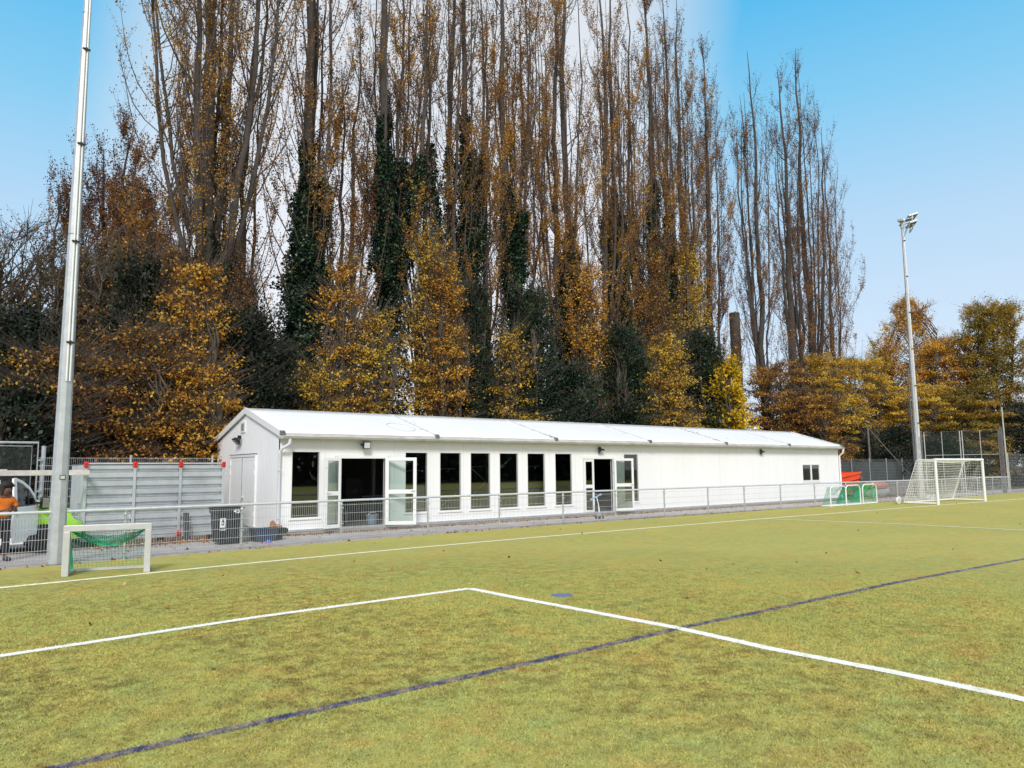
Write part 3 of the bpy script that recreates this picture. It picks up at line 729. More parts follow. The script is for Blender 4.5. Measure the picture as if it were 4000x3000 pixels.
b = MB(); b.tube([(xc+.42*math.cos(a_), yc+.5*math.sin(a_), roofz(yc+.5*math.sin(a_))+.035) for a_ in np.linspace(0, 2*math.pi, 33)[:-1]], .010, 5, closed=True)
b.build('ring_mark', 'seam', roof)

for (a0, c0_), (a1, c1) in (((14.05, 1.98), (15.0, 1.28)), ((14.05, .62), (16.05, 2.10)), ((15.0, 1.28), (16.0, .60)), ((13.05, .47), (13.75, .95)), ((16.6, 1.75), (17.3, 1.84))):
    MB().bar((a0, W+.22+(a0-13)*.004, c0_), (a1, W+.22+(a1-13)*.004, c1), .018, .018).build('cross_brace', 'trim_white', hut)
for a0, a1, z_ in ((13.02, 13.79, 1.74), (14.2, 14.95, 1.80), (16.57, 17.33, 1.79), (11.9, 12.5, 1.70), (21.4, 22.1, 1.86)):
    MB().tube([(a0, W+.30, z_-.04), ((a0+a1)/2, W+.30, z_), (a1, W+.30, z_-.005)], .009, 6).build('reflection_line', 'trim_white', hut)  # added white tubes draw the lines reflected in the window panes
# things inside, seen through door and windows
def place(name, label, cat, loc, build, group=None, rz=0.0):
    o = thing(name, label, cat, loc, rz, group); build(o, Vector(loc)); return o
def b_speaker(o, L):
    MB().box(L.x-.28, L.x+.28, L.y-.2, L.y+.2, L.z, L.z+1.35).build('cabinet', 'black', o, bevel=.02)
    MB().lathe((L.x, L.y-.2, L.z+.4), [(.2, 0), (.18, -.012), (.05, -.004)], 20, 'y').build('speaker_cone', 'dark_plastic', o)
    MB().lathe((L.x, L.y-.2, L.z+.95), [(.12, 0), (.1, -.012), (.03, -.004)], 20, 'y').build('speaker_cone', 'dark_plastic', o)
place('loudspeaker', 'tall black cabinet standing in the dark room behind the open double door', 'cabinet', (11.3, 22.3, .126), b_speaker)
def b_cab(o, L):
    MB().box(L.x-.25, L.x+.25, L.y-.2, L.y+.2, L.z, L.z+1.1).build('carcass', 'white_paint', o, bevel=.008)
    MB().box(L.x-.24, L.x+.24, L.y-.215, L.y-.2005, L.z+.03, L.z+1.07).build('door', 'white_paint', o, bevel=.004)
place('white_cupboard', 'low white cupboard standing right behind the second tall window', 'cupboard', (12.3, 20.1, .126), b_cab)
def b_box(o, L):
    MB().box(L.x-.2, L.x+.2, L.y-.15, L.y+.15, L.z, L.z+.28).build('box', 'cardboard', o, bevel=.004)
    b = MB(); b.add([(L.x-.2, L.y-.15, L.z+.281), (L.x+.2, L.y-.15, L.z+.281), (L.x+.2, L.y-.26, L.z+.33), (L.x-.2, L.y-.26, L.z+.33)], [(0, 1, 2, 3)]); b.build('flap', 'cardboard', o)
place('cardboard_box', 'brown cardboard box behind the bottom of the fourth tall window', 'box', (14.5, 20.35, .126+.15), b_box)
def b_table(o, L):
    MB().box(L.x-.6, L.x+.6, L.y-.3, L.y+.3, L.z+.7, L.z+.73).build('tabletop', 'slat_grey', o)
    for sx in (-.55, .55):
        for sy in (-.25, .25): MB().box(L.x+sx-.02, L.x+sx+.02, L.y+sy-.02, L.y+sy+.02, L.z, L.z+.7).build('leg', 'black', o)
place('table', 'dark table inside the room behind the open double door', 'table', (12.3, 23.2, .126), b_table)
place('table', 'plain table behind the fifth and sixth tall windows', 'table', (16.6, 21.6, .126), b_table)
def b_tub2(o, L):
    b = MB(); b.lathe((L.x, L.y, L.z), [(.15, 0), (.19, .24), (.205, .245), (.205, .265), (.18, .265), (.15, .03)], 20); b.build('tub', 'tub_grey', o, smooth=True)
    MB().tube([(L.x-.15, L.y, L.z+.26), (L.x-.08, L.y-.02, L.z+.33), (L.x+.08, L.y-.02, L.z+.34), (L.x+.15, L.y, L.z+.26)], .006, 6).build('handle', 'trim_white', o)
place('tub', 'dull blue grey tub just inside the open double door at its right edge', 'tub', (11.0, 20.35, .126), b_tub2)
def b_chair(o, L):
    MB().box(L.x-.22, L.x+.22, L.y-.22, L.y+.22, L.z+.42, L.z+.46).build('seat', 'seat_dark', o, bevel=.015)
    MB().box(L.x-.22, L.x-.17, L.y-.2, L.y+.2, L.z+.5, L.z+.9).build('backrest', 'seat_dark', o, bevel=.015)
    for sx in (-.19, .19):
        for sy in (-.19, .19): MB().tube([(L.x+sx, L.y+sy, L.z), (L.x+sx, L.y+sy, L.z+.42)], .012, 6).build('leg', 'galv_dark', o)
place('chair', 'dark chair just inside the open double door at its left edge', 'chair', (10.0, 20.6, .126), b_chair)
# things outside on the path
def b_rods(o, L):
    MB().tube([(L.x-.20, L.y, L.z+.62), (L.x+.22, L.y, L.z+.76)], .022, 8).build('crossbar', 'pale_blue', o)
    MB().tube([(L.x+.02, L.y-.02, L.z+.70), (L.x+.10, L.y-.06, L.z+.30), (L.x+.11, L.y-.06, L.z)], .016, 8).build('stem', 'trim_white', o)
    MB().lathe((L.x-.22, L.y, L.z+.61), [(.035, -.03), (.045, 0), (.035, .03)], 10, 'x').build('grip', 'pale_blue', o); MB().lathe((L.x+.24, L.y, L.z+.765), [(.035, -.03), (.045, 0), (.035, .03)], 10, 'x').build('grip', 'pale_blue', o)
gx, gy = 19.35, 19.3
place('push_scooter', 'small pale blue scooter handlebar leaning in front of the narrower door', 'scooter', (gx, gy, 0), b_rods)
def b_cart(o, L):
    for sx in (-.08, .08):
        for sy in (-.09, .09): MB().lathe((L.x+sx, L.y+sy, .04), [(.02, -.015), (.04, -.012), (.04, .012), (.02, .015)], 12, 'y').build('wheel', 'black', o)
    MB().box(L.x-.1, L.x+.1, L.y-.08, L.y+.08, .065, .10).build('base', 'galv_dark', o)
    MB().tube([(L.x, L.y, .10), (L.x-.05, L.y, .42)], .012, 6).build('handle', 'trim_white', o)
    MB().box(L.x-.06, L.x+.03, L.y-.04, L.y+.04, .10, .22).build('load', 'galv', o)
g_ = ground_at(2342, 2026)
place('hand_cart', 'tiny wheeled hand cart on the path in front of the narrower door', 'cart', (g_[0], g_[1], 0), b_cart)

# ------------------------------------------------------------------ pitch railing
RAILP = [-9.0, -6.5, -4.0, -1.5, 1.0, 3.52, 5.90, 8.39, 10.98, 13.44, 15.95, 18.31, 20.72, 23.13, 25.35, 27.8, 30.35, 32.95, 35.3, 37.6, 40.0, 42.5, 44.9, 47.0, 49.1, 51.7]
YR = [(-9, 16.3), (1.5, 16.50), (3.5, 16.66), (5.9, 16.86), (8.4, 17.08), (11, 17.25), (13.4, 17.31), (18.3, 17.36), (25, 17.25), (33, 17.13), (37.6, 16.98), (45, 16.85), (51.7, 16.72)]
rail = thing('railing', 'waist high galvanised railing with wire mesh infill along the edge of the pitch', 'railing', (0, 17, 0))
pts = [(x, smooth_y(x, YR)) for x in RAILP]
b = MB(); b.tube([(x, y, .975) for x, y in pts], .030, 10); b.build('top_rail', 'rail_metal', rail, smooth=True)
for i, (x, y) in enumerate(pts):
    b = MB(); b.tube([(x, y, -.02), (x, y, .90)], .026, 10); b.lathe((x, y, .86), [(.034, 0), (.034, .03), (.026, .05)], 10)
    b.box(x-.012, x+.012, y-.036, y+.02, .90, .965)
    for z in (.12, .42, .80): b.lathe((x, y-.03, z), [(.014, -.012), (.014, .012)], 6, 'y'); b.box(x-.045, x+.045, y-.033, y-.024, z-.014, z+.014)
    b.build('post', 'galv', rail, smooth=True)
for (x0, y0), (x1, y1) in zip(pts[:-1], pts[1:]):
    L = math.hypot(x1-x0, y1-y0); n = int(round(L/.05)); P, Rr = [], []
    b = MB()
    for k in range(1, n):
        u = k/n; x, y = x0+(x1-x0)*u, y0+(y1-y0)*u-.03
        P.append([(x, y, .06), (x, y, .915)])
    P = np.array(P); V, Fc = tubes_np(P, np.full(P.shape[:2], .0028), 4); b.add(V.tolist(), Fc.tolist())
    for z in (.07, .27, .47, .67, .87):
        for dy in (-.036, -.024): b.bar((x0, y0+dy, z), (x1, y1+dy, z), .007, .007)
    b.build('mesh_panel', 'wire', rail)

# ------------------------------------------------------------------ floodlight masts
def mast(x, y, H_, r0, r1, lab, conduit_az, z0c, headrot):
    o = thing('floodlight_mast', lab, 'mast', (x, y, 0), 0, 'floodlight masts beside the pitch')
    b = MB(); nz_ = 24
    prof = [(r0+(r1-r0)*k/nz_, H_*k/nz_) for k in range(nz_+1)]
    b.lathe((x, y, 0), prof, 8); s_ = b.build('shaft', 'mast', o)
    b = MB()
    for zj in (6.35, 11.0): rj = r0+(r1-r0)*zj/H_; b.lathe((x, y, 0), [(rj+.004, zj), (rj+.004, zj+.02)], 8)
    b.lathe((x, y, 0), [(r0+.02, -.02), (r0+.02, .02)], 8)
    b.build('shaft_joint', 'galv_dark', s_)
    ca, sa = math.cos(conduit_az), math.sin(conduit_az)
    def surf(z, off, lat):
        r_ = (r0+(r1-r0)*z/H_)*.96+off
        return (x+ca*r_-sa*lat, y+sa*r_+ca*lat, z)
    for lat in (-.032, .032):
        b = MB(); b.tube([surf(z, .012, lat*(1-z/H_*.4)) for z in np.linspace(z0c, H_-.6, 12)], .017, 6); b.build('cable_conduit', 'conduit', o)
    z = z0c+.75
    while z < H_-1:
        b = MB(); p = surf(z, .02, 0); q0, q1 = surf(z, .03, -.07), surf(z, .03, .07); b.bar(q0, q1, .03, .035); b.bar(surf(z-.035, .03, 0), surf(z+.035, .03, 0), .03, .035); b.build('cable_clamp', 'black', o); z += 2.0
    b = MB(); p0, p1 = surf(1.62, .004, -.05), surf(1.62, .004, .05); b.bar(p0, p1, .006, .085); 
    lb = b.build('number_plate', 'black', o); b = MB(); p0, p1 = surf(1.62, .008, -.038), surf(1.62, .008, .038); b.bar(p0, p1, .006, .06); b.build('plate_face', 'slat_grey', lb)
    # head: crossarm with lamps
    Rm = Matrix.Translation((x, y, H_)) @ Matrix.Rotation(headrot, 4, 'Z')
    def T_(pts_): return [Rm @ Vector(p) for p in pts_]
    b = MB(); b.tube(T_([(-.55, 0, .0), (.55, 0, .0)]), .05, 8); b.tube(T_([(0, 0, -.35), (0, 0, .05)]), r1+.03, 8)
    for s_x in (-1, 1):
        b.tube(T_([(s_x*.05, 0, -.9), (s_x*.42, -.28, -.3), (s_x*.50, -.25, -.05)]), .02, 6); b.tube(T_([(s_x*.5, 0, 0), (s_x*.5, -.5, .10)]), .025, 6)
    b.build('crossarm', 'galv', o, smooth=True)
    def lampbox(c, w_, d_, t_, tilt, nm):
        bb = MB().box(-w_/2, w_/2, -d_/2, d_/2, -t_/2, t_/2); M_ = Rm @ Matrix.Translation(c) @ Matrix.Rotation(tilt, 4, 'X')
        f = MB(); f.add([M_ @ Vector(v) for v in bb.v], bb.f); h = f.build('lamp_head', 'galv', o, bevel=.02)
        bb = MB().box(-w_/2+.04, w_/2-.04, -d_/2+.04, d_/2-.04, -t_/2-.012, -t_/2-.001); f = MB(); f.add([M_ @ Vector(v) for v in bb.v], bb.f); f.build('lens', 'galv_dark', h)
    lampbox((.28, -.55, .35), 1.05, .50, .10, R(-14), 'a'); lampbox((.10, -.50, -.10), 1.05, .40, .10, R(-14), 'b')
    b = MB(); b.tube(T_([(-.25, -.45, -.45), (.65, -.5, -.42), (.85, -.62, .1), (.80, -.62, .32)]), .03, 6); b.tube(T_([(-.45, -.45, -.3), (-.25, -.45, -.45)]), .03, 6); b.tube(T_([(-.45, -.4, -.2), (-.2, -.5, .35)]), .03, 6)
    b.build('lamp_bracket', 'galv', o, smooth=True)
    b = MB(); b.box(x-.28, x+.14, y-.13, y+.13, H_+.02, H_+.16); b.build('head_cap', 'galv', o, bevel=.02)
    return o
mast(2.34, 16.60, 15.2, .153, .040, 'nearest floodlight mast, thick grey pole beside the small aluminium goal at the left', R(-82), 3.45, R(0))
mast(42.01, 17.76, 15.0, .168, .060, 'distant floodlight mast behind the white football goal, lamps visible at its top', R(-115), 3.2, R(35))
x_, _ = 42.45, 0
b = thing('pipe_post', 'thin upright pipe standing right behind the distant floodlight mast', 'post', (42.55, 18.2, 0)); MB().tube([(42.55, 18.2, 0), (42.48, 18.2, 7.0)], .045, 8).build('tube', 'galv_dark', b); MB().lathe((42.48, 18.2, 7.0), [(.06, 0), (.06, .05), (.01, .09)], 8).build('cap', 'black', b)

# ------------------------------------------------------------------ nets and goals
def net(name, fn, nu, nv, r, mt, parent, local=True):
    """strings along a surface fn(u,v) in [0,1]^2"""
    L = []
    K = 9
    U = np.linspace(0, 1, nu+1); S = np.linspace(0, 1, K)
    P = np.array([[fn(u, s_) for s_ in S] for u in U]); L.append(tubes_np(P, np.full(P.shape[:2], r), 4))
    Vv = np.linspace(0, 1, nv+1)
    P = np.array([[fn(s_, v) for s_ in S] for v in Vv]); L.append(tubes_np(P, np.full(P.shape[:2], r), 4))
    V, Fc = merge(L); return npmesh(name, V, Fc, mt, parent)
def sub(p0, p1, u): return np.array(p0)*(1-u)+np.array(p1)*u
def quadfn(a_, b_, c_, d_, bulge=(0, 0, 0)):
    """a-b bottom, d-c top"""
    bl_ = np.array(bulge)
    def f(u, v):
        return sub(sub(a_, b_, u), sub(d_, c_, u), v)+bl_*(math.sin(math.pi*u)*math.sin(math.pi*v))
    return f
# large white youth goal, mouth towards the pitch
g0 = Vector((35.0, 14.12, 0)); g1 = Vector((39.85, 13.98, 0)); ang = math.atan2(g1.y-g0.y, g1.x-g0.x)
goal = thing('football_goal', 'large white football goal with white net and transport wheels, right of the clubhouse', 'goal', g0, ang)
GW, GH, GD, GT = (g1-g0).length, 2.0, 1.45, .80
def gb(name, mt, pts_, r_, n=10, closed=False):
    b = MB(); b.tube(pts_, r_, n, closed); return b.build(name, mt, goal, smooth=True)
for xx in (0, GW): gb('goalpost', 'goal_white', [(xx, 0, 0), (xx, 0, GH-.06)], .06, 14)
gb('crossbar', 'goal_white', [(-.06, 0, GH-.06), (GW+.06, 0, GH-.06)], .06, 14)
for xx in (0, GW):
    gb('ground_frame', 'goal_white', [(xx, .05, .05), (xx+.02, GD, .06)], .04)
    gb('net_support', 'goal_white', [(xx, .03, GH-.05), (xx, GT-.1, GH-.05), (xx, GT, GH-.10)], .022)
    gb('net_stay', 'goal_white', [(xx, GT, GH-.1), (xx+.0, GD, .1)], .014, 6)
gb('rear_bar', 'goal_white', [(0, GD, .06), (GW, GD, .06)], .04)
for (cx, cy) in ((-.62, GD-.05), (.02, GD+.22), (2.95, GD+.22), (3.65, GD+.30)):
    b = MB(); b.lathe((cx, cy, .17), [(.04, -.03), (.12, -.03), (.155, -.025), (.155, .025), (.12, .03), (.04, .03)], 22, 'y'); wq = b.build('wheel', 'goal_white', goal, smooth=True)
    b = MB(); b.lathe((cx, cy, .17), [(.05, -.045), (.05, .045)], 12, 'y'); b.lathe((cx, cy-.025, .17), [(.115, -.012), (.115, -.004), (.10, -.004)], 20, 'y'); b.build('hub', 'slat_grey', wq)
gb('axle', 'goal_white', [(-.62, GD-.05, .12), (.02, GD+.2, .12)], .05); gb('axle', 'goal_white', [(2.95, GD+.2, .12), (3.65, GD+.28, .12)], .05)
nm_ = 'white_net'
def wav(f, amp, seed):
    def q(u, v):
        p = np.array(f(u, v)); return p+np.array([math.sin(v*9+seed)*.3, math.sin(u*13+v*5+seed), math.sin(u*7+seed*2)*.4])*amp*math.sin(math.pi*min(1, max(0, u)))
    return q
net('side_net', wav(quadfn((0, 0, .05), (0, GD, .08), (0, GT, GH-.1), (0, 0, GH-.08)), .03, 1), 15, 15, .0062, nm_, goal)
net('side_net', wav(quadfn((GW, 0, .05), (GW, GD, .08), (GW, GT, GH-.1), (GW, 0, GH-.08)), .04, 2), 13, 14, .0055, nm_, goal)
# the back net sags and is gathered towards its far half
def backf(u, v):
    p = sub(sub((0, GD, .08), (GW, GD, .08), u), sub((0, GT, GH-.1), (GW, GT, GH-.1), u), v)
    return p+np.array([.0, -.32, 0])*math.sin(math.pi*u*.9)*math.sin(math.pi*min(v*1.1, 1))+np.array([0, 0, -.05])*math.sin(u*math.pi)*v
net('back_net', backf, 40, 16, .0062, nm_, goal)
net('roof_net', quadfn((0, 0, GH-.06), (GW, 0, GH-.06), (GW, GT, GH-.1), (0, GT, GH-.1), (0, 0, -.12)), 38, 7, .0055, nm_, goal)
b = MB(); b.tube([(GW, GT, GH-.1), (GW+.02, GT+.17, GH*.72), (GW, GT+.40, GH*.36), (GW, GD-.03, .10)], .03, 6); b.build('net_edge', 'white_net', goal, smooth=True)
# small aluminium goal near the mast
m0 = Vector((*ground_at(253, 2252), 0)); m1 = Vector((*ground_at(573, 2234), 0)); ang = math.atan2(m1.y-m0.y, m1.x-m0.x)
mg = thing('mini_goal', 'small square framed aluminium goal with slack green net beside the near floodlight mast', 'goal', m0, ang)
MW = (m1-m0).length; MH = 1.00; MD = .62
zt = Vector((0, 0, 0))
MHc = .83
def mbox(nm, *a_): return MB().box(*a_).build(nm, 'alu', mg, bevel=.006)
mbox('post', -.05, .05, -.06, .06, 0, MHc-.10); mbox('post', MW-.05, MW+.05, -.06, .06, 0, MHc-.10)
cb = mbox('crossbar', -.05, MW+.05, -.06, .06, MHc-.10, MHc)
MB().box(MW*.66, MW*.66+.20, -.063, -.0605, MHc-.07, MHc-.03).build('sticker', 'slat_grey', cb)
b = MB()
for xx in (0, MW): b.bar((xx, .06, .03), (xx+(.05 if xx == 0 else .02), MD, .03), .045, .045)
b.bar((.05, MD, .03), (MW+.02, MD, .03), .045, .045); b.build('ground_frame', 'alu', mg)
for xx in (.03, MW-.01):
    net('side_net', wav(quadfn((xx, .07, .05), (xx+.02, MD-.02, .05), (xx, .14, MHc-.12), (xx, .07, MHc-.11)), .012, xx), 8, 16, .0045, 'green_net', mg)
net('back_net', quadfn((.05, MD, .05), (MW, MD, .05), (MW, .14, MHc-.12), (.0, .14, MHc-.12), (0, .05, 0)), 20, 14, .0022, 'green_net', mg)
def slack(u, v): return np.array([.05+u*(MW-.1), .10+.12*v+.04*math.sin(u*9), MHc-.11-.26*math.sin(math.pi*u)**.8*(.35+.65*v)-.01*math.sin(u*31+v*7)])
net('slack_net', slack, 34, 7, .0055, 'green_net', mg)
b = MB(); b.tube([tuple(slack(u, 1)) for u in np.linspace(0, 1, 15)], .012, 6); b.build('net_cord', 'green_net', mg)
# folding training goals with rounded frames by the far end of the clubhouse
def round_goal(px0, px1, y_, hgt, dep, lab, mt, nr=.008, rz=0.0):
    x0 = at(px0, 1960, y_)[0]; x1 = at(px1, 1960, y_)[0]
    o = thing('training_goal', lab, 'goal', (x0, y_, 0), rz, 'small training goals with green nets')
    w_ = x1-x0; r_ = .22; ORG[o.name] = Vector((0, 0, 0))
    arc = [(0, 0, 0), (0, 0, hgt-r_)]+[(r_-r_*math.cos(a_), 0, hgt-r_+r_*math.sin(a_)) for a_ in np.linspace(.3, math.pi/2, 4)]+[(w_-r_+r_*math.sin(a_), 0, hgt-r_+r_*math.cos(a_)) for a_ in np.linspace(0, math.pi/2-.3, 4)]+[(w_, 0, hgt-r_), (w_, 0, 0)]
    MB().tube(arc, .026, 8).build('front_frame', 'goal_white', o, smooth=True)
    MB().tube([(0, 0, .03), (0, dep, .03), (w_, dep, .03), (w_, 0, .03)], .03, 8).build('ground_frame', 'goal_white', o, smooth=True)
    MB().tube([(0, 0, .03), (w_, 0, .03)], .03, 8).build('ground_bar', 'goal_white', o, smooth=True)
    net('back_net', quadfn((0, dep, .04), (w_, dep, .04), (w_-.1, .15, hgt-.02), (.1, .15, hgt-.02), (0, .1, 0)), 15, 14, nr, mt, o)
    for xx in (0, w_): net('side_net', quadfn((xx, 0, .04), (xx, dep, .04), (xx, .15, hgt-.1), (xx, 0, hgt-.1)), 8, 10, nr, mt, o)
    def sl(u, v): return np.array([.1+u*(w_-.2), .05+v*.2, hgt-.03-(.05+.30*v)*math.sin(math.pi*u)])
    net('slack_net', sl, 16, 5, nr*1.2, mt, o)
    return o
round_goal(3245, 3307, 16.65, .84, .40, 'left of the three small round cornered goals, partly in front of the white clubhouse wall', 'green_net', nr=.003)
round_goal(3306, 3362, 16.62, .86, .50, 'middle one of the three small green netted goals, standing between the other two', 'green_net')
round_goal(3372, 3426, 16.75, .87, .60, 'right of the three small goals, with the brightest green net', 'bright_green_net')

# ------------------------------------------------------------------ steel store container
CX = [3.42, 4.50, 5.58, 6.66]; CY, CB, CH = 20.55, 22.35, 1.93
ct = thing('steel_container', 'galvanised flat pack steel container with red corner brackets left of the clubhouse', 'container', (CX[0], CY, 0))
for i in range(3):
    x0, x1 = CX[i]+.035, CX[i+1]-.035; b = MB(); V = []; z = .16
    prof = []
    pit = .205
    k = 0
    while z < CH-.03:
        prof += [(z, 0), (z+pit*.58, .0), (z+pit*.66, -.012), (z+pit*.72, .055), (z+pit*.92, .055)]; z += pit
    prof = [(zz, d) for zz, d in prof if zz < CH-.04]+[(CH-.04, 0)]
    for (zz, d) in prof: V += [(x0, CY+.02+d, zz), (x1, CY+.02+d, zz)]
    Fc = [(2*j, 2*j+1, 2*j+3, 2*j+2) for j in range(len(prof)-1)]
    b.add(V, Fc); b.build('front_panel', 'galv_sheet', ct)
for x in CX: MB().box(x-.033, x+.033, CY-.02, CY+.05, .10, CH-.02).build('upright', 'galv_sheet', ct, bevel=.005)
MB().box(CX[0]-.02, CX[-1]+.02, CY-.01, CY+.03, CH-.02, CH+.02).build('frame_rail', 'galv_sheet', ct); MB().box(CX[0]-.02, CX[-1]+.02, CY+.0, CY+.05, .08, .15).build('frame_rail', 'galv_sheet', ct)
for i, x in enumerate(CX):
    for z, hh in ((CH-.10, .14), (.10, .13)) if i in (1, 2) else ((CH-.10, .14),):
        b = MB(); b.box(x-.045, x+.045, CY-.045, CY-.021, z, z+hh); b.box(x-.03, x+.03, CY-.07, CY-.045, z+.03, z+.055); b.box(x-.02, x+.02, CY-.06, CY-.045, z+hh-.04, z+hh-.015)
        b.box(x-.05, x-.04, CY-.045, CY+.02, z+.02, z+hh-.02)
        br_ = b.build('corner_bracket', 'red', ct, bevel=.004)
        b = MB(); b.lathe((x, CY-.0455, z+hh*.55), [(.016, -.003), (.016, 0)], 8, 'y'); b.build('bracket_hole', 'black', br_)
for xs, nm in ((CX[0]-.02, 'end_panel'), (CX[-1]+.02, 'end_panel')):
    b = MB(); V = []; prof = []; y = CY+.06
    while y < CB: prof += [(y, 0), (y+.055, 0), (y+.065, .025), (y+.095, .025)]; y += .105
    for (yy, d) in prof: V += [(xs+d*(1 if xs < 4 else -1), yy, .10), (xs+d*(1 if xs < 4 else -1), yy, CH-.03)]
    b.add(V, [(2*j, 2*j+1, 2*j+3, 2*j+2) for j in range(len(prof)-1)]); b.build(nm, 'galv_sheet', ct)
MB().box(CX[0]-.02, CX[-1]+.02, CY+.05, CB, CH-.02, CH+.0).build('roof', 'galv_dark', ct)
MB().box(CX[0], CX[-1], CB, CB+.03, .1, CH-.02).build('rear_panel', 'galv_sheet', ct)
MB().box(CX[0]+.1, CX[-1]-.1, CY+.1, CB-.05, .0, .08).build('skid', 'timber', ct)
MB().box(CX[0]-.03, CX[0]-.005, CY+.5, CY+.62, .95, 1.0).build('latch', 'galv', ct)
for (x0, x1, y0_, lab) in ((3.9, 5.0, 20.2, 'left rough timber sleeper under the front of the steel container'), (5.2, 6.2, 20.25, 'right rough timber sleeper under the front of the steel container')):
    b = thing('timber_sleeper', lab, 'timber', (x0, y0_, 0), 0, 'timber sleepers'); MB().box(x0, x1, y0_, y0_+.16, 0, .09).build('sleeper', 'timber', b, bevel=.01)
# dark stop bar leaning on the container
b = thing('leaning_bar', 'short black bar leaning against the container beside the wheeled bin', 'bar', (5.72, 20.3, 0))
MB().bar((5.66, 20.1, 0), (5.74, 20.5, .66), .13, .05).build('bar', 'black', b, bevel=.01)
# pale beam over the van
b = thing('wooden_beam', 'long pale wooden beam running level from the container corner over the van', 'beam', (3.3, 20.1, 1.66))
MB().box(-4.5, 3.42, 20.02, 20.10, 1.655, 1.775).build('beam', 'beam_wood', b, bevel=.006)
b2 = MB(); b2.box(1.30, 1.80, 20.03, 20.09, 1.776, 1.80); b2.build('rail_clip', 'slat_grey', b)
MB().box(-4.3, -4.2, 20.0, 20.12, 0, 1.65).build('beam_post', 'beam_wood', b); MB().box(3.30, 3.40, 20.101, 20.50, 1.68, 1.75).build('beam_bracket', 'galv_dark', b)

# ------------------------------------------------------------------ wheeled bin
bx0, by0 = 6.10, 18.55
bn = thing('wheeled_bin', 'black wheeled bin numbered 45 with a bottle sticker, between container and clubhouse', 'bin', (bx0, by0, 0))
b = MB(); w0, w1 = .225, .275; d0, d1 = .24, .32; hb = .82
b.add([(bx0-w0, by0-d0, .04), (bx0+w0, by0-d0, .04), (bx0+w0, by0+d0, .04), (bx0-w0, by0+d0, .04), (bx0-w1, by0-d1, hb), (bx0+w1, by0-d1, hb), (bx0+w1, by0+d1, hb), (bx0-w1, by0+d1, hb)],
      [(0, 3, 2, 1), (4, 5, 6, 7), (0, 1, 5, 4), (1, 2, 6, 5), (2, 3, 7, 6), (3, 0, 4, 7)])
b.box(bx0-w1-.015, bx0+w1+.015, by0-d1-.015, by0+d1+.015, hb-.10, hb-.001)
bd = b.build('bin_body', 'dark_plastic', bn, bevel=.02)
b = MB(); b.box(bx0-w1-.03, bx0+w1+.03, by0-d1-.03, by0+d1+.03, hb+.001, hb+.035); b.box(bx0-w1+.02, bx0+w1-.02, by0-d1+.03, by0+d1-.05, hb+.035, hb+.055); b.build('lid', 'dark_plastic', bn, bevel=.012)
MB().tube([(bx0+w1+.02, by0-.2, hb+.0), (bx0+w1+.10, by0-.2, hb+.02), (bx0+w1+.10, by0+.2, hb+.02), (bx0+w1+.02, by0+.2, hb)], .016, 6).build('handle', 'dark_plastic', bn)
for sy in (-.2, .2): MB().lathe((bx0+w0, by0+sy, .09), [(.04, -.03), (.09, -.025), (.09, .025), (.04, .03)], 16, 'y').build('wheel', 'black', bn)
b = MB()
for i in range(5): b.box(bx0-.14+i*.085, bx0-.125+i*.085, by0-d1+.0, by0-d1+.02, .2, .6)
def text(s_, size, M_, mt, name, parent, ext=.0015):
    cu = bpy.data.curves.new('text', 'FONT'); cu.body = s_; cu.size = size; cu.extrude = ext; cu.align_x = 'CENTER'; cu.align_y = 'CENTER'; cu.offset = size*.02
    tmp = bpy.data.objects.new('tmp', cu); col.objects.link(tmp); dg = bpy.context.evaluated_depsgraph_get(); dg.update()
    me = bpy.data.meshes.new_from_object(tmp.evaluated_get(dg)); bpy.data.objects.remove(tmp)
    L = org(parent); me.transform(Matrix.Translation(-L) @ M_); me.materials.clear(); me.materials.append(MATS[mt])
    o = bpy.data.objects.new(name, me); col.objects.link(o); return reg(o, parent, name)
tilt = math.atan2(d1-d0, hb-.04)
def binface(x, z, off): # point on the sloped front
    yy = by0-d0-(d1-d0)*(z-.04)/(hb-.04)-off
    return Matrix.Translation((x, yy, z)) @ Matrix.Rotation(R(90)+tilt, 4, 'X')
# numerals sit on the upper rim, sticker on the left part of the front face
text('45', .15, Matrix.Translation((bx0+.15, by0-d1-.018, hb-.052)) @ Matrix.Rotation(R(90), 4, 'X'), 'trim_white', 'number', bd)
sx_ = bx0-.155
Mx = binface(sx_, .50, .004)
f = MB(); bb = MB().box(-.065, .065, -.105, .115, -.001, .001); f.add([Mx @ Vector(v) for v in bb.v], bb.f); st = f.build('sticker', 'trim_white', bn)
Mb = binface(sx_, .52, .006)
bot = [(-.028, -.07), (.028, -.07), (.028, .02), (.012, .045), (.012, .06), (-.012, .06), (-.012, .045), (-.028, .02)]
f = MB(); f.add([Mb @ Vector((x, y, .0)) for x, y in bot]+[Mb @ Vector((x, y, .002)) for x, y in bot], [tuple(range(8)), tuple(range(15, 7, -1))]); bb = MB().box(-.010, .010, .066, .082, 0, .002); f.add([Mb @ Vector(v) for v in bb.v], bb.f); f.build('bottle_mark', 'black', st)
f = MB(); bb = MB().box(-.012, .012, -.045, .005, .002, .003); f.add([Mb @ Vector(v) for v in bb.v], bb.f); f.build('bottle_label', 'trim_white', st)
text('CSSM', .062, binface(sx_, .345, .004), 'trim_white', 'lettering', bn)
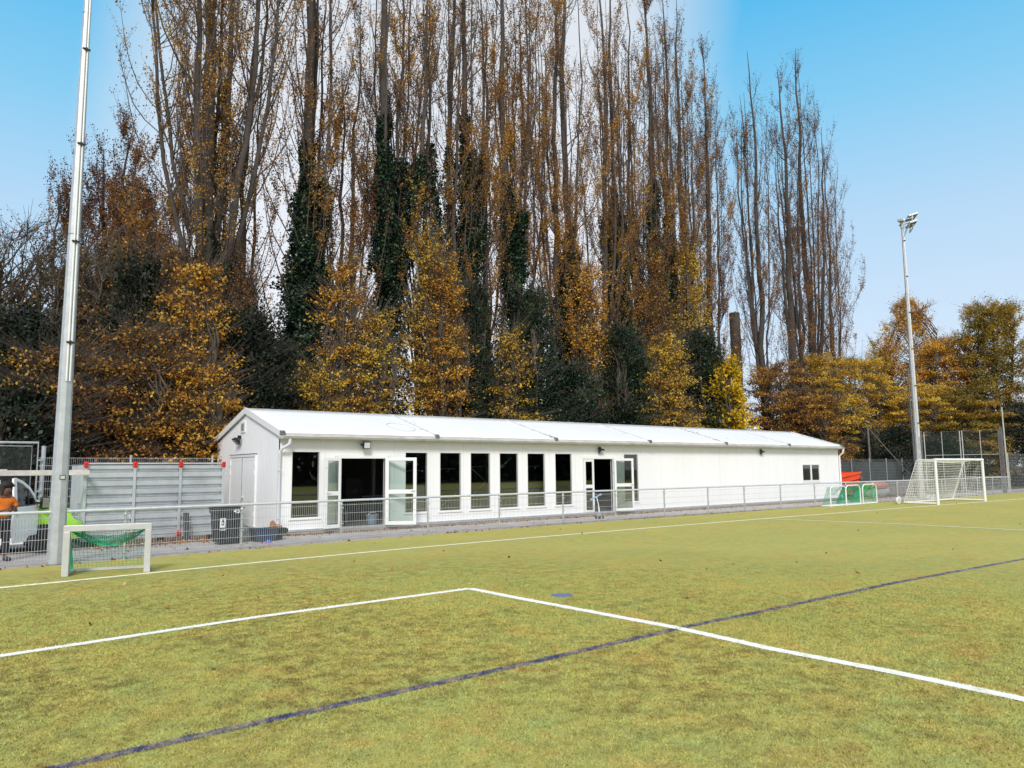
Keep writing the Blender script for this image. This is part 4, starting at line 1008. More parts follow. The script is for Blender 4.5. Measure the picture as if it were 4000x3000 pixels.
# ------------------------------------------------------------------ clutter at the clubhouse corner
tx, ty = 7.07, 18.55
b = thing('crate', 'dark blue rectangular tub beside the downpipe at the clubhouse corner', 'tub', (tx, ty, 0))
f = MB(); f.add([(tx-.27, ty-.17, .0), (tx+.22, ty-.17, 0), (tx+.22, ty+.17, 0), (tx-.27, ty+.17, 0), (tx-.32, ty-.2, .30), (tx+.27, ty-.2, .30), (tx+.27, ty+.2, .30), (tx-.32, ty+.2, .30)],
                  [(0, 3, 2, 1), (0, 1, 5, 4), (1, 2, 6, 5), (2, 3, 7, 6), (3, 0, 4, 7)])
tb_ = f.build('tub_wall', 'tub_blue', b); md = tb_.modifiers.new('s', 'SOLIDIFY'); md.thickness = .012
MB().tube([(tx-.33, ty-.21, .30), (tx+.28, ty-.21, .30), (tx+.28, ty+.21, .30), (tx-.33, ty+.21, .30)], .014, 6, closed=True).build('rim', 'tub_blue', b)
MB().box(tx-.29, tx+.24, ty-.18, ty+.18, .22, .25).build('contents', 'tarp_grey', b)
def soft(name, c, rx, ry, rz_, mt, parent, seed, n=14, amp=.15):
    rng = np.random.default_rng(seed); ph = rng.uniform(0, 6.28, 6); V, Fc = [], []
    for i in range(n+1):
        th = math.pi*i/n
        for k in range(2*n):
            a_ = math.pi*k/n; q = 1+amp*(math.sin(3*a_+ph[0])*math.sin(2*th+ph[1])+.6*math.sin(5*a_+ph[2]+3*th))
            V.append((c[0]+rx*q*math.sin(th)*math.cos(a_), c[1]+ry*q*math.sin(th)*math.sin(a_), c[2]+rz_*q*math.cos(th)))
    for i in range(n):
        for k in range(2*n): Fc.append((i*2*n+k, i*2*n+(k+1) % (2*n), (i+1)*2*n+(k+1) % (2*n), (i+1)*2*n+k))
    b_ = MB(); b_.add(V, Fc); return b_.build(name, mt, parent, smooth=True)
b = thing('brown_bundle', 'small rust brown cloth bundle resting on top of the dark blue tub', 'cloth', (tx+.2, ty, .3))
soft('bundle', (tx+.18, ty-.02, .37), .07, .06, .10, 'brown_cloth', b, 3); soft('fold', (tx+.31, ty-.02, .325), .10, .08, .055, 'brown_cloth', b, 4)
b = thing('black_tub', 'small black tub tucked behind the right end of the dark blue one', 'tub', (tx+.36, ty+.15, 0))
MB().lathe((tx+.38, ty+.15, 0), [(.12, 0), (.15, .27), (.165, .275), (.165, .29), (.14, .29), (.12, .02)], 16).build('tub_wall', 'black', b, smooth=True)
b = thing('tarpaulin', 'grey crumpled tarpaulin heap between the wheeled bin and the dark blue tub', 'tarpaulin', (6.62, 18.9, 0))
soft('heap', (6.62, 18.95, .10), .28, .25, .24, 'tarp_grey', b, 9, amp=.10)
gx, gy = ground_at(1048, 2124)
for k, (mt, lab, z) in enumerate((('orange', 'orange marker disc on the path, under the blue one', .0), ('blue', 'blue marker disc lying on the orange one', .035))):
    b = thing('marker_cone', lab, 'marker disc', (gx, gy, z), 0, 'marker discs')
    MB().lathe((gx, gy, z), [(.10-.02*k, 0), (.098-.02*k, .012), (.035, .055), (.026, .055), (.088-.02*k, .004)], 20).build('disc', mt, b, smooth=True)

# ------------------------------------------------------------------ rear fences
def panel_fence(name, lab, P0, P1, H_, post_sp, mt, post_extra=.06, skip0=False, wr=.0028, post_r=.032, hsp=.2, vs_=.05, pm='galv'):
    o = thing(name, lab, 'fence', (P0[0], P0[1], 0)); P0, P1 = Vector((*P0, 0)), Vector((*P1, 0)); L = (P1-P0).length; n = max(1, int(round(L/post_sp))); d = (P1-P0)/L
    for i in range(int(skip0), n+1):
        p = P0+d*(L*i/n); b = MB(); b.tube([(p.x, p.y, 0), (p.x, p.y, H_+post_extra)], post_r, 8); b.lathe((p.x, p.y, H_+post_extra), [(post_r+.006, -.02), (post_r+.006, 0), (.01, .015)], 8); b.build('post', pm, o, smooth=True)
    for i in range(n):
        a_, c_ = P0+d*(L*i/n), P0+d*(L*(i+1)/n); m_ = int((c_-a_).length/vs_)
        P = np.array([[tuple(a_.lerp(c_, k/m_)+Vector((0, -.04, .05))), tuple(a_.lerp(c_, k/m_)+Vector((0, -.04, H_)))] for k in range(1, m_)])
        V, Fc = tubes_np(P, np.full(P.shape[:2], wr), 3); b = MB(); b.add(V.tolist(), Fc.tolist())
        z = H_
        while z > .05:
            for zz in ((z-.015,) if True else ()): b.bar(a_+Vector((0, -.045, zz)), c_+Vector((0, -.045, zz)), .008, .009)
            z -= hsp
        b.build('mesh_panel', mt, o)
    return o
panel_fence('mesh_fence', 'grey wire mesh fence showing above the steel container, below the orange leaves', (2.72, 23.0), (7.12, 23.0), 2.12, 2.2, 'wire', skip0=True)
b = thing('fence_post', 'stout round grey post between the left chain link gate and the mesh fence', 'post', (2.84, 23.05, 0)); MB().tube([(2.84, 23.05, 0), (2.84, 23.05, 2.40)], .055, 12).build('tube', 'galv', b, smooth=True); MB().lathe((2.84, 23.05, 2.40), [(.06, -.01), (.06, .012), (.02, .025)], 12).build('cap', 'galv', b)
def diamond(x0, x1, z0, z1, y, pitch, r_):
    P = []
    for s_ in (1, -1):
        c_ = (x0-(z1-z0)) if s_ == 1 else x0
        c_end = x1 if s_ == 1 else x1+(z1-z0)
        while c_ < c_end:
            # line x = c_ + s*(z-z0)
            za, zb = z0, z1
            if s_ == 1:
                if c_ < x0: za = z0+(x0-c_)
                if c_+(z1-z0) > x1: zb = z0+(x1-c_)
            else:
                if c_ > x1: za = z0+(c_-x1)
                if c_-(z1-z0) < x0: zb = z0+(c_-x0)
            if zb > za+.02: P.append([(c_+s_*(za-z0), y+.002*s_, za), (c_+s_*(zb-z0), y+.002*s_, zb)])
            c_ += pitch
    P = np.array(P); return tubes_np(P, np.full(P.shape[:2], r_), 3)
gt = thing('chain_link_gate', 'tall dark chain link gate in a grey tube frame behind the van', 'gate', (-3, 23.0, 0))
b = MB(); b.tube([(-3.0, 22.95, .1), (-3.0, 22.95, 2.50), (2.70, 22.95, 2.50), (2.70, 22.95, .1)], .032, 8); b.tube([(-3, 22.95, .12), (2.7, 22.95, .12)], .02, 8); b.build('gate_frame', 'galv', gt, smooth=True)
b = MB(); b.tube([(-2.9, 22.97, 2.41), (2.57, 22.97, 2.41), (2.57, 22.97, .15)], .012, 6); b.build('tension_wire', 'galv', gt)
b = MB(); b.add(*[q.tolist() for q in diamond(-2.95, 2.6, .15, 2.42, 22.98, .075, .0026)]); b.build('chain_link', 'dark_wire', gt)
for z in (.5, 1.25, 2.05): MB().box(2.70, 2.80, 22.93, 22.97, z-.02, z+.02).build('hinge', 'galv', gt)
# right hand fences
panel_fence('mesh_fence', 'dark wire mesh fence with green screening behind the orange skip and white goal', (37.6, 24.0), (56.5, 24.0), 2.15, 2.45, 'galv_dark', wr=.003)
b = thing('privacy_screen', 'dark green screening behind the far wire mesh fence', 'screen', (37.6, 24.12, 0)); MB().box(38.5, 56.5, 24.10, 24.12, .05, 1.95).build('screen_sheet', 'screen', b)
G0, G1 = (51.6, 21.62), (52.03, 17.11)
o = thing('ball_fence', 'tall ball stop fence between two heavy steel posts, behind the large white goal', 'fence', (*G0, 0))
for (x, y) in (G0, G1): MB().box(x-.10, x+.10, y-.07, y+.10, 0, 3.95).build('steel_post', 'steel_post', o)
def lerp2(u, z): return (G0[0]+(G1[0]-G0[0])*u, G0[1]+(G1[1]-G0[1])*u, z)
for u0, u1 in ((.05, .505), (.535, .97)):
    b = MB(); b.tube([lerp2(u0, .1), lerp2(u0, 3.85), lerp2(u1, 3.85), lerp2(u1, .1)], .032, 6)
    um = (u0+u1)/2; b.tube([lerp2(um, .1), lerp2(um, 3.85)], .018, 6)
    for z in (.1, 1.0, 2.35): b.tube([lerp2(u0, z), lerp2(u1, z)], .018, 6)
    b.build('panel_frame', 'slat_grey', o, smooth=True)
P = np.array([[lerp2(u, .1), lerp2(u, 3.85)] for u in np.linspace(.05, .97, 60)]+[[lerp2(.05, z), lerp2(.97, z)] for z in np.linspace(.1, 3.85, 50)])
V, Fc = tubes_np(P, np.full(P.shape[:2], .0035), 3); npmesh('ball_net', V, Fc, 'dark_wire', o)
panel_fence('mesh_fence', 'wire mesh fence at the right edge, starting at the end of the railing', (52.2, 16.9), (58.0, 15.2), 2.35, 2.9, 'galv_dark', wr=.004)
b = thing('tall_post', 'very tall thin grey post beside the right end of the ball stop fence', 'post', (52.15, 16.95, 0)); MB().tube([(52.15, 16.95, 0), (52.05, 16.95, 5.15)], .045, 8).build('tube', 'galv', b, smooth=True); MB().lathe((52.05, 16.95, 5.15), [(.05, 0), (.05, .02), (.01, .05)], 8).build('cap', 'galv', b)
b = thing('net_mast', 'dark slender mast with one slanting stay wire, left of the distant floodlight mast', 'mast', (50.4, 24.4, 0))
MB().tube([(50.4, 24.4, 0), (50.3, 24.4, 4.35)], .07, 8).build('tube', 'steel_post', b, smooth=True)
e_ = at(3553, 1853, 23.6); MB().tube([(50.32, 24.3, 4.15), (e_[0], 23.6, e_[1])], .035, 5).build('stay_wire', 'grey_wood', b)
# timber planter, red tarp, skip
b = thing('timber_planter', 'grey weathered timber edged raised bed behind the railing, left of the white goal', 'planter', (41.2, 20.5, 0))
for k in range(4):
    MB().box(41.0, 47.4, 20.5, 20.55, .04+.20*k, .225+.20*k).build('board', 'grey_wood', b)
for xx in (41.1, 43.1, 45.2, 47.3): MB().box(xx-.05, xx+.05, 20.44, 20.499, 0, .86).build('stake', 'grey_wood', b)
MB().box(41.05, 47.35, 20.56, 21.6, .0, .70).build('soil_fill', 'soil', b)
b = thing('red_tarpaulin', 'faded red tarpaulin slumped in front of the orange skip', 'tarpaulin', (42.4, 20.2, 0))
soft('tarp', (41.9, 20.1, .62), 1.4, .34, .26, 'tarp_red', b, 21, amp=.06); soft('tarp_base', (42.1, 20.15, .3), 1.5, .3, .4, 'tarp_grey', b, 22, amp=.05)
sk = thing('skip', 'bright orange open skip with a slanting side behind the right corner of the clubhouse', 'skip', (40.0, 21.3, 0))
f = MB(); f.add([(38.2, 21.0, .15), (41.9, 21.0, .15), (41.9, 22.6, .15), (38.2, 22.6, .15), (37.6, 20.9, 1.20), (41.9, 20.9, 1.38), (41.9, 22.7, 1.38), (37.6, 22.7, 1.20)],
                [(0, 3, 2, 1), (0, 1, 5, 4), (1, 2, 6, 5), (2, 3, 7, 6), (3, 0, 4, 7)])
sb = f.build('skip_body', 'orange_skip', sk); md = sb.modifiers.new('s', 'SOLIDIFY'); md.thickness = .05
MB().bar((37.6, 20.86, .92), (41.9, 20.86, 1.36), .06, .09).build('top_rail', 'orange_skip', sk); MB().bar((37.8, 20.87, .55), (42.0, 20.87, 1.1), .05, .07).build('rib', 'orange_skip', sk)
MB().box(41.75, 41.95, 20.80, 20.90, .95, 1.12).build('lifting_lug', 'steel_post', sk); MB().box(37.7, 42.0, 21.1, 22.5, .0, .14).build('skid', 'steel_post', sk)

# ------------------------------------------------------------------ van with open door
van = thing('delivery_van', 'small white and lime green van with its driver door open, at the left edge', 'van', (.8, 20.2, 0))
def loft(stations, name, mt, parent, smooth=True):
    V, Fc = [], []; m_ = len(stations[0][1])
    for x, sec in stations: V += [(x, y, z) for y, z in sec]
    for i in range(len(stations)-1):
        for k in range(m_-1): Fc.append((i*m_+k, i*m_+k+1, (i+1)*m_+k+1, (i+1)*m_+k))
    Fc += [tuple(range(m_)), tuple((len(stations)-1)*m_+k for k in range(m_))]
    b = MB(); b.add(V, Fc); return b.build(name, mt, parent, smooth=smooth)
YC = 20.17
def sec(wb, zb, wbelt, zbelt, wt, zt):
    h = [(-wb*.96, zb), (-wb, zb+.12), (-wbelt, (zb+zbelt)/2), (-wbelt*.985, zbelt), (-wt, zt-.05), (-wt*.86, zt)]
    return [(YC+y, z) for y, z in h]+[(YC-y, z) for y, z in h[::-1]]
loft([(3.27, sec(.62, .30, .66, .50, .60, .60)), (3.20, sec(.76, .26, .80, .62, .72, .74)), (3.05, sec(.84, .26, .87, .72, .78, .88)), (2.75, sec(.86, .28, .885, .82, .80, 1.01)), (2.34, sec(.86, .28, .89, .95, .80, 1.12))], 'front_body', 'lime', van)
loft([(2.338, sec(.86, .28, .89, .95, .80, 1.12)), (2.20, sec(.80, .28, .80, .95, .77, 1.22))], 'cowl', 'black_gloss', van)
loft([(2.199, sec(.78, .28, .78, .93, .74, 1.19)), (1.60, sec(.78, .28, .78, .93, .66, 1.54)), (1.12, sec(.78, .28, .78, .93, .66, 1.62))], 'cab', 'seat_dark', van)
loft([(1.12, sec(.86, .28, .89, .95, .72, 1.68)), (.2, sec(.86, .28, .89, .95, .74, 1.74)), (-.9, sec(.86, .28, .89, .95, .74, 1.74)), (-1.15, sec(.84, .30, .87, .95, .72, 1.68))], 'rear_body', 'white_paint', van)
for s_ in (-1, 1):
    b = MB(); b.tube([(2.32, YC+s_*.80, 1.09), (1.95, YC+s_*.745, 1.35), (1.58, YC+s_*.70, 1.555), (1.1, YC+s_*.69, 1.665)], .035, 8); b.build('roof_pillar', 'white_paint', van, smooth=True)
b = MB(); b.add([(2.30, YC-.76, 1.13), (2.30, YC+.76, 1.13), (1.60, YC+.64, 1.56), (1.60, YC-.64, 1.56)], [(0, 1, 2, 3)]); b.build('windscreen', 'black_gloss', van)
b = MB(); b.add([(1.595, YC-.66, 1.565), (1.595, YC+.66, 1.565), (1.10, YC+.68, 1.66), (1.10, YC-.68, 1.66)], [(0, 1, 2, 3)]); b.build('roof_panel', 'black_gloss', van)
MB().box(1.13, 2.19, YC-.885, YC-.79, .20, .34).build('sill', 'white_paint', van, bevel=.02)
MB().box(1.3, 1.8, YC-.55, YC-.1, .4, .75).build('seat', 'seat_dark', van, bevel=.05); MB().box(1.25, 1.42, YC-.55, YC-.1, .72, 1.25).build('seat_back', 'seat_dark', van, bevel=.05)
for wx in (2.46, -.35):
    for s_ in (-1, 1):
        yy = YC+s_*.86
        b = MB(); b.add([(wx+.36*math.cos(a_), yy+s_*.036, .28+.33*math.sin(a_)) for a_ in np.linspace(-.25, math.pi+.25, 21)], [tuple(range(21))]); b.build('wheel_arch', 'black', van)
        b = MB(); b.lathe((wx, yy, .285), [(.17, -.10), (.265, -.10), (.285, -.07), (.285, .07), (.265, .10), (.17, .10)], 28, 'y'); wh = b.build('wheel', 'tyre', van, smooth=True); wh.location.y += s_*-.02
        b = MB(); b.lathe((wx, yy+s_*.045, .285), [(.175, -.05), (.175, .045), (.16, .05), (.05, .03), (.04, .05)], 20, 'y'); b.build('rim', 'rim', wh, smooth=True)
b = MB(); b.add([(3.06, YC-.872, .70), (3.20, YC-.79, .64), (3.20, YC-.73, .74), (2.98, YC-.86, .86), (3.0, YC-.880, .80)], [(0, 1, 2, 3, 4)]); hl = b.build('headlight', 'chrome', van); md = hl.modifiers.new('s', 'SOLIDIFY'); md.thickness = .02
MB().box(3.12, 3.285, YC-.72, YC+.72, .24, .42).build('bumper', 'black', van, bevel=.03)
# the open door: hinge at H, leaf pointing back and towards the viewer
Hd = Vector((2.31, YC-.895, 0)); dd = Vector((-math.cos(R(60)), -math.sin(R(60)), 0)); nd = Vector((math.sin(R(60)), -math.cos(R(60)), 0))
def dpt(u, z, off): return Hd+dd*u+nd*(off-.10*max(0, (z-.95)))+Vector((0, 0, z))
def dprism(b, poly, o0, o1):
    n = len(poly); b.add([dpt(u, z, o0) for u, z in poly]+[dpt(u, z, o1) for u, z in poly], [tuple(range(n)), tuple(range(2*n-1, n-1, -1))]+[(k, (k+1) % n, n+(k+1) % n, n+k) for k in range(n)]); return b
outer = [(0.0, .42), (0, 1.03), (.13, 1.24), (.33, 1.41), (.64, 1.55), (.92, 1.615), (1.01, 1.61), (1.05, 1.0)]
lower = [(0.04, .40), (0, .62), (0, 1.02), (1.05, 1.02), (1.09, .62), (1.02, .30), (.52, .29), (.40, .40)]
b = MB(); dprism(b, lower, 0, .05); dr = b.build('door', 'white_paint', van, bevel=.012)
b = MB()
fr = [(0, 1.02), (.13, 1.24), (.33, 1.41), (.64, 1.55), (.92, 1.615), (1.02, 1.60), (1.05, 1.02)]; fi = [(.10, 1.05), (.19, 1.21), (.37, 1.36), (.66, 1.49), (.88, 1.545), (.90, 1.53), (.92, 1.05)]
for k in range(6): dprism(b, [fr[k], fr[k+1], fi[k+1], fi[k]], .005, .04)
b.build('window_frame', 'white_paint', dr)
b = MB(); dprism(b, fi, .015, .025); b.build('window_glass', 'van_glass', dr)
b = MB(); dprism(b, [(.40, 1.05), (.44, 1.05), (.42, 1.385), (.395, 1.375)], .026, .034); b.build('window_divider', 'black', dr)
b = MB(); dprism(b, [(.10, 1.05), (.10, 1.055), (.18, 1.19), (.21, 1.05)], .026, .034); b.build('mirror_base', 'black', dr)
b = MB(); dprism(b, [(.90, .86), (1.0, .86), (1.0, .90), (.90, .90)], .051, .075); b.build('handle', 'black', dr)
b = MB(); dprism(b, [(.08, .46), (.98, .42), (.98, .50), (.08, .53)], .051, .062); b.build('rubbing_strip', 'white_paint', dr)
mc = dpt(.05, 1.07, .16)
b = MB(); bb = MB().box(-.055, .10, -.10, .10, -.13, .13); MM = Matrix.Translation(mc) @ Matrix.Rotation(R(8), 4, 'Z'); b.add([MM @ Vector(v) for v in bb.v], bb.f); mi = b.build('wing_mirror', 'black', dr, bevel=.035)
b = MB(); bb = MB().box(-.04, .085, -.112, -.101, -.10, .10); b.add([MM @ Vector(v) for v in bb.v], bb.f); b.build('mirror_glass', 'chrome', mi, bevel=.004)
b = MB(); b.bar(dpt(.12, 1.07, .03), mc, .05, .04); b.build('mirror_arm', 'black', mi)

# ------------------------------------------------------------------ person in an orange shirt
per = thing('person', 'person in orange T-shirt and black trousers, head bowed, beside the open van door', 'person', (1.56, 17.95, 0), R(28))
def skin_obj(name, nodes, edges, mt, parent, sub_=2, root=0):
    me = bpy.data.meshes.new(name); me.from_pydata([n_[0] for n_ in nodes], edges, []); o = bpy.data.objects.new(name, me); col.objects.link(o)
    md = o.modifiers.new('skin', 'SKIN'); md.use_smooth_shade = True
    for i, n_ in enumerate(nodes):
        r_ = n_[1]; me.skin_vertices[0].data[i].radius = r_ if isinstance(r_, tuple) else (r_, r_)
    me.skin_vertices[0].data[root].use_root = True
    s2 = o.modifiers.new('sub', 'SUBSURF'); s2.levels = sub_; s2.render_levels = sub_
    me.materials.append(MATS[mt]); return reg(o, parent, name)
nd_ = [((0, 0, .84), (.135, .10)), ((0, 0, .98), (.12, .09)), ((0, -.02, 1.12), (.145, .10)), ((0, -.03, 1.22), (.12, .085)), ((0, -.065, 1.29), (.052, .052)), ((0, -.11, 1.335), (.060, .065)), ((0, -.135, 1.385), (.078, .092)), ((0, -.12, 1.45), (.066, .075))]
ed_ = [(0, 1), (1, 2), (2, 3), (3, 4), (4, 5), (5, 6), (6, 7)]
def limb(start, chain):
    k = start
    for p, r_ in chain: nd_.append((p, r_)); ed_.append((k, len(nd_)-1)); k = len(nd_)-1
    return k
hands = []
for s_ in (-1, 1):
    limb(0, [((s_*.10, 0, .78), .085), ((s_*.115, -.015, .45), .058), ((s_*.12, .01, .25), .050), ((s_*.125, .02, .08), .036), ((s_*.135, -.06, .04), .036), ((s_*.14, -.13, .03), .026)])
    hw = limb(3, [((s_*.19, -.02, 1.20), .055), ((s_*.235, -.02, 1.08), .045), ((s_*.25, -.05, .96), .036), ((s_*.17, -.18, .98), .030), ((s_*.09, -.27, 1.01), .022), ((s_*.065, -.31, 1.02), .026)])
    for j, ln in enumerate((.055, .065, .062, .05)):
        limb(hw, [((s_*(.075-.004*j), -.325+.0*j, 1.045-j*.018), .0085), ((s_*(.03-.002*j), -.345, 1.045-j*.019), .008), ((s_*(.03-ln*.45), -.330, 1.043-j*.019), .0068)])
    limb(hw, [((s_*.05, -.285, 1.05), .010), ((s_*.02, -.30, 1.062), .008)])
body = skin_obj('body', nd_, ed_, 'skin', per)
shirt_n = [((0, 0, .80), (.165, .13)), ((0, -.0, .98), (.155, .122)), ((0, -.02, 1.12), (.172, .128)), ((0, -.03, 1.21), (.135, .10)), ((0, -.045, 1.26), (.07, .065)),
           ((-.19, -.02, 1.195), .078), ((-.235, -.02, 1.09), .072), ((-.255, -.04, 1.03), .070), ((.19, -.02, 1.195), .078), ((.235, -.02, 1.09), .072), ((.255, -.04, 1.03), .070)]
skin_obj('t_shirt', shirt_n, [(0, 1), (1, 2), (2, 3), (3, 4), (3, 5), (5, 6), (6, 7), (3, 8), (8, 9), (9, 10)], 'orange_shirt', per)
tr_n = [((0, 0, .86), (.145, .112)), ((0, 0, .80), (.15, .115))]; tr_e = [(0, 1)]
for s_ in (-1, 1):
    k0 = len(tr_n); tr_n += [((s_*.105, 0, .72), .10), ((s_*.118, -.01, .45), .080), ((s_*.125, .01, .12), .066)]; tr_e += [(1, k0), (k0, k0+1), (k0+1, k0+2)]
skin_obj('trousers', tr_n, tr_e, 'trousers', per)
for s_ in (-1, 1): skin_obj('shoe', [((s_*.128, .04, .045), .048), ((s_*.135, -.06, .042), .046), ((s_*.142, -.15, .035), .035)], [(0, 1), (1, 2)], 'shoe', per, root=0)
skin_obj('hair', [((0, -.085, 1.43), (.105, .095)), ((0, -.115, 1.475), (.095, .10)), ((0, -.175, 1.475), (.078, .055)), ((0, -.045, 1.37), (.075, .06))], [(0, 1), (1, 2), (0, 3)], 'hair', per)
for s_ in (-1, 1):
    MB().lathe((s_*.028, -.222, 1.385), [(.002, -.004), (.008, 0), (.002, .004)], 8, 'y').build('eye', 'black', per)
    skin_obj('ear', [((s_*.078, -.115, 1.40), .012), ((s_*.083, -.11, 1.37), .010)], [(0, 1)], 'skin', per, 1)
skin_obj('nose', [((0, -.222, 1.39), .008), ((0, -.238, 1.362), .012)], [(0, 1)], 'skin', per, 1)
MB().box(-.02, .02, -.222, -.216, 1.332, 1.338).build('mouth', 'black', per)
ph = thing('phone', 'small dark phone held in the hands of the person in orange', 'phone', (1.56, 17.95, 0), R(28)); ph.location = per.location
MB().box(-.035, .035, -.335, -.325, .97, 1.08).build('casing', 'black_gloss', ph, bevel=.004)

# ------------------------------------------------------------------ fallen leaves and litter
n1 = 1500; xs = rngL.uniform(0, 9, n1); pa = np.stack([xs, 19.9+rngL.uniform(-.4, .9, n1), np.full(n1, .012)], 1)
n2 = 900; xs = rngL.uniform(3.4, 7.8, n2); pb = np.stack([xs, 19.75+rngL.normal(0, .35, n2), np.full(n2, .014)], 1)
n3 = 1500; xs = rngL.uniform(7.9, 40, n3); pc = np.stack([xs, 19.55-np.abs(rngL.normal(0, .16, n3)), np.full(n3, .012)], 1)
n4 = 420; xs = rngL.uniform(1, 50, n4); pd = np.stack([xs, np.array([smooth_y(x, EDGE) for x in xs])+rngL.normal(.0, .10, n4), np.full(n4, .02)], 1)
n5 = 90; xs = rngL.uniform(-1, 45, n5); pe = np.stack([xs, rngL.uniform(6, 17, n5), np.full(n5, .018)], 1)
n6 = 900; xs = rngL.uniform(36, 48, n6); pf = np.stack([xs, rngL.uniform(18.4, 20.5, n6), np.full(n6, .02)], 1)
n7 = 260; xs = rngL.uniform(0, 45, n7); pg = np.stack([xs, rngL.uniform(17.3, 19.5, n7), np.full(n7, .010)], 1)
fl_ = leaves('fallen_leaves', np.concatenate([pa, pb, pc, pd, pe, pf, pg]), .065, 'leaf_litter', rngL, None, upbias=2.2)
tag(fl_, 'brown fallen leaves scattered over path, kerb and pitch edge', 'leaves', kind='stuff')

# ------------------------------------------------------------------ trees
def leader_path(rng, p0, off, z1, K=16, jit=.12, bend=3.2):
    t_ = np.linspace(0, 1, K); h = z1-p0[2]
    P = np.zeros((K, 3)); e = (1-np.exp(-bend*t_*1.6))/(1-math.exp(-bend*1.6))
    P[:, 0] = p0[0]+off[0]*e; P[:, 1] = p0[1]+off[1]*e; P[:, 2] = p0[2]+h*t_
    wob = np.cumsum(rng.normal(0, jit, (K, 2)), 0); wob -= wob[0]; wob -= np.outer(t_, wob[-1])*.5; P[:, :2] += wob*.55
    return P
def resample(P, f):
    i = f*(len(P)-1); a_ = np.clip(i.astype(int), 0, len(P)-2); u = (i-a_)[:, None]
    return P[a_]*(1-u)+P[a_+1]*u
def ivz(px, py, Y): return at(px, py*1.8083, Y)[1]
def poplar(px, Y, H_, wd, lab, seed, leaf='leaf_poplar', nl=4, dens=1.0, r0=.30, split=(3, 9), ivy=(8, .8), ivyn=7000, leaflow=.6, group='row of tall poplars behind the clubhouse', forks=None, twig=1.0, ptop=None):
    rng = np.random.default_rng(seed); X = at(px, 1840, Y)[0]
    if ptop: H_ = at(px, ptop*1.8083, Y)[1]
    o = thing('poplar_tree', lab, 'poplar tree', (X, Y, 0), 0, group)
    trunk = leader_path(rng, np.array([X, Y, -.05]), np.array([rng.normal(0, .55), rng.normal(0, .3)]), H_, K=20, jit=.15, bend=.8)
    tr_r = r0*.74*(1-np.linspace(0, 1, 20))**.8+.014
    Vt, Ft = tubes_np(trunk[None], tr_r[None], 9); parts = [(Vt, Ft)]; leaders = [(trunk, tr_r)]
    specs = forks or [(rng.uniform(*split), rng.uniform(0, 2*np.pi), rng.uniform(.55, 1.15)*wd, rng.uniform(.86, 1.0), rng.choice([.30, .36, .42, .62])) for _ in range(nl)]
    specs = [(z0, a_, ra, hf-.28*(ra/(1.15*wd))**2, rf) for z0, a_, ra, hf, rf in specs]
    for (z0, a_, ra, hf, rf) in specs:
        f0 = z0/H_; p0 = resample(trunk, np.array([f0]))[0]; off = np.array([math.cos(a_), math.sin(a_)*.8])*ra
        P = leader_path(rng, p0, off, min(H_*.99, z0+(H_-z0)*hf), jit=.13, bend=rng.uniform(1.3, 2.6)); r_ = np.interp(f0, np.linspace(0, 1, 20), tr_r)*rf*.85
        Rr = r_*(1-np.linspace(0, 1, 16))**.8+.012; parts.append(tubes_np(P[None], Rr[None], 7)); leaders.append((P, Rr))
    V, Fc = merge(parts); tk = npmesh('trunk', V, Fc, 'poplar_bark', o, smooth=True)
    # secondary branches hug the leaders
    S, SR = [], []
    for P, Rr in leaders:
        L_ = P[-1, 2]-P[0, 2]; n = int(L_*.60*twig)+4
        f = rng.uniform(.10 if P is not trunk else .16, .97, n); b0 = resample(P, f)
        ln = (1.2+.26*(H_-b0[:, 2]))*rng.uniform(.45, 1.05, n); ln = np.clip(ln, .9, 5.5); az_ = rng.uniform(0, 2*np.pi, n)
        t_ = np.linspace(0, 1, 7); e = (1-np.exp(-2.4*t_))/(1-math.exp(-2.4)); lat = ln*rng.uniform(.16, .56, n)*(.55+.45*wd/2)
        Q = np.zeros((n, 7, 3)); Q[:, :, 0] = b0[:, 0:1]+np.cos(az_)[:, None]*lat[:, None]*e; Q[:, :, 1] = b0[:, 1:2]+np.sin(az_)[:, None]*lat[:, None]*e; Q[:, :, 2] = b0[:, 2:3]+ln[:, None]*t_
        Q[:, 1:, :2] += np.cumsum(rng.normal(0, .035, (n, 6, 2)), 1)
        br_ = np.clip(np.interp(f, np.linspace(0, 1, len(Rr)), Rr)*.26, .009, .030)
        S.append(Q); SR.append(br_[:, None]*(1-t_)[None]**.8+.006)
    S = np.concatenate(S); SR = np.concatenate(SR)
    n2 = int(len(S)*9*twig); idx = rng.integers(0, len(S), n2); f = rng.uniform(.12, 1, n2); i = f*6; a_ = np.clip(i.astype(int), 0, 5); u = (i-a_)[:, None]
    b0 = S[idx, a_]*(1-u)+S[idx, a_+1]*u; ln = rng.uniform(.35, 1.25, n2); az_ = rng.uniform(0, 2*np.pi, n2); t_ = np.linspace(0, 1, 4); lat = ln*rng.uniform(.18, .60, n2)
    T = np.zeros((n2, 4, 3)); e = t_**.8; T[:, :, 0] = b0[:, 0:1]+np.cos(az_)[:, None]*lat[:, None]*e; T[:, :, 1] = b0[:, 1:2]+np.sin(az_)[:, None]*lat[:, None]*e; T[:, :, 2] = b0[:, 2:3]+ln[:, None]*t_
    T[:, 1:] += rng.normal(0, .035, (n2, 3, 3)); TR = np.tile(np.array([.0062, .0052, .004, .0028]), (n2, 1))
    V, Fc = merge([tubes_np(S, SR, 4), tubes_np(T, TR, 3)]); npmesh('branches', V, Fc, 'twig_bark', o)
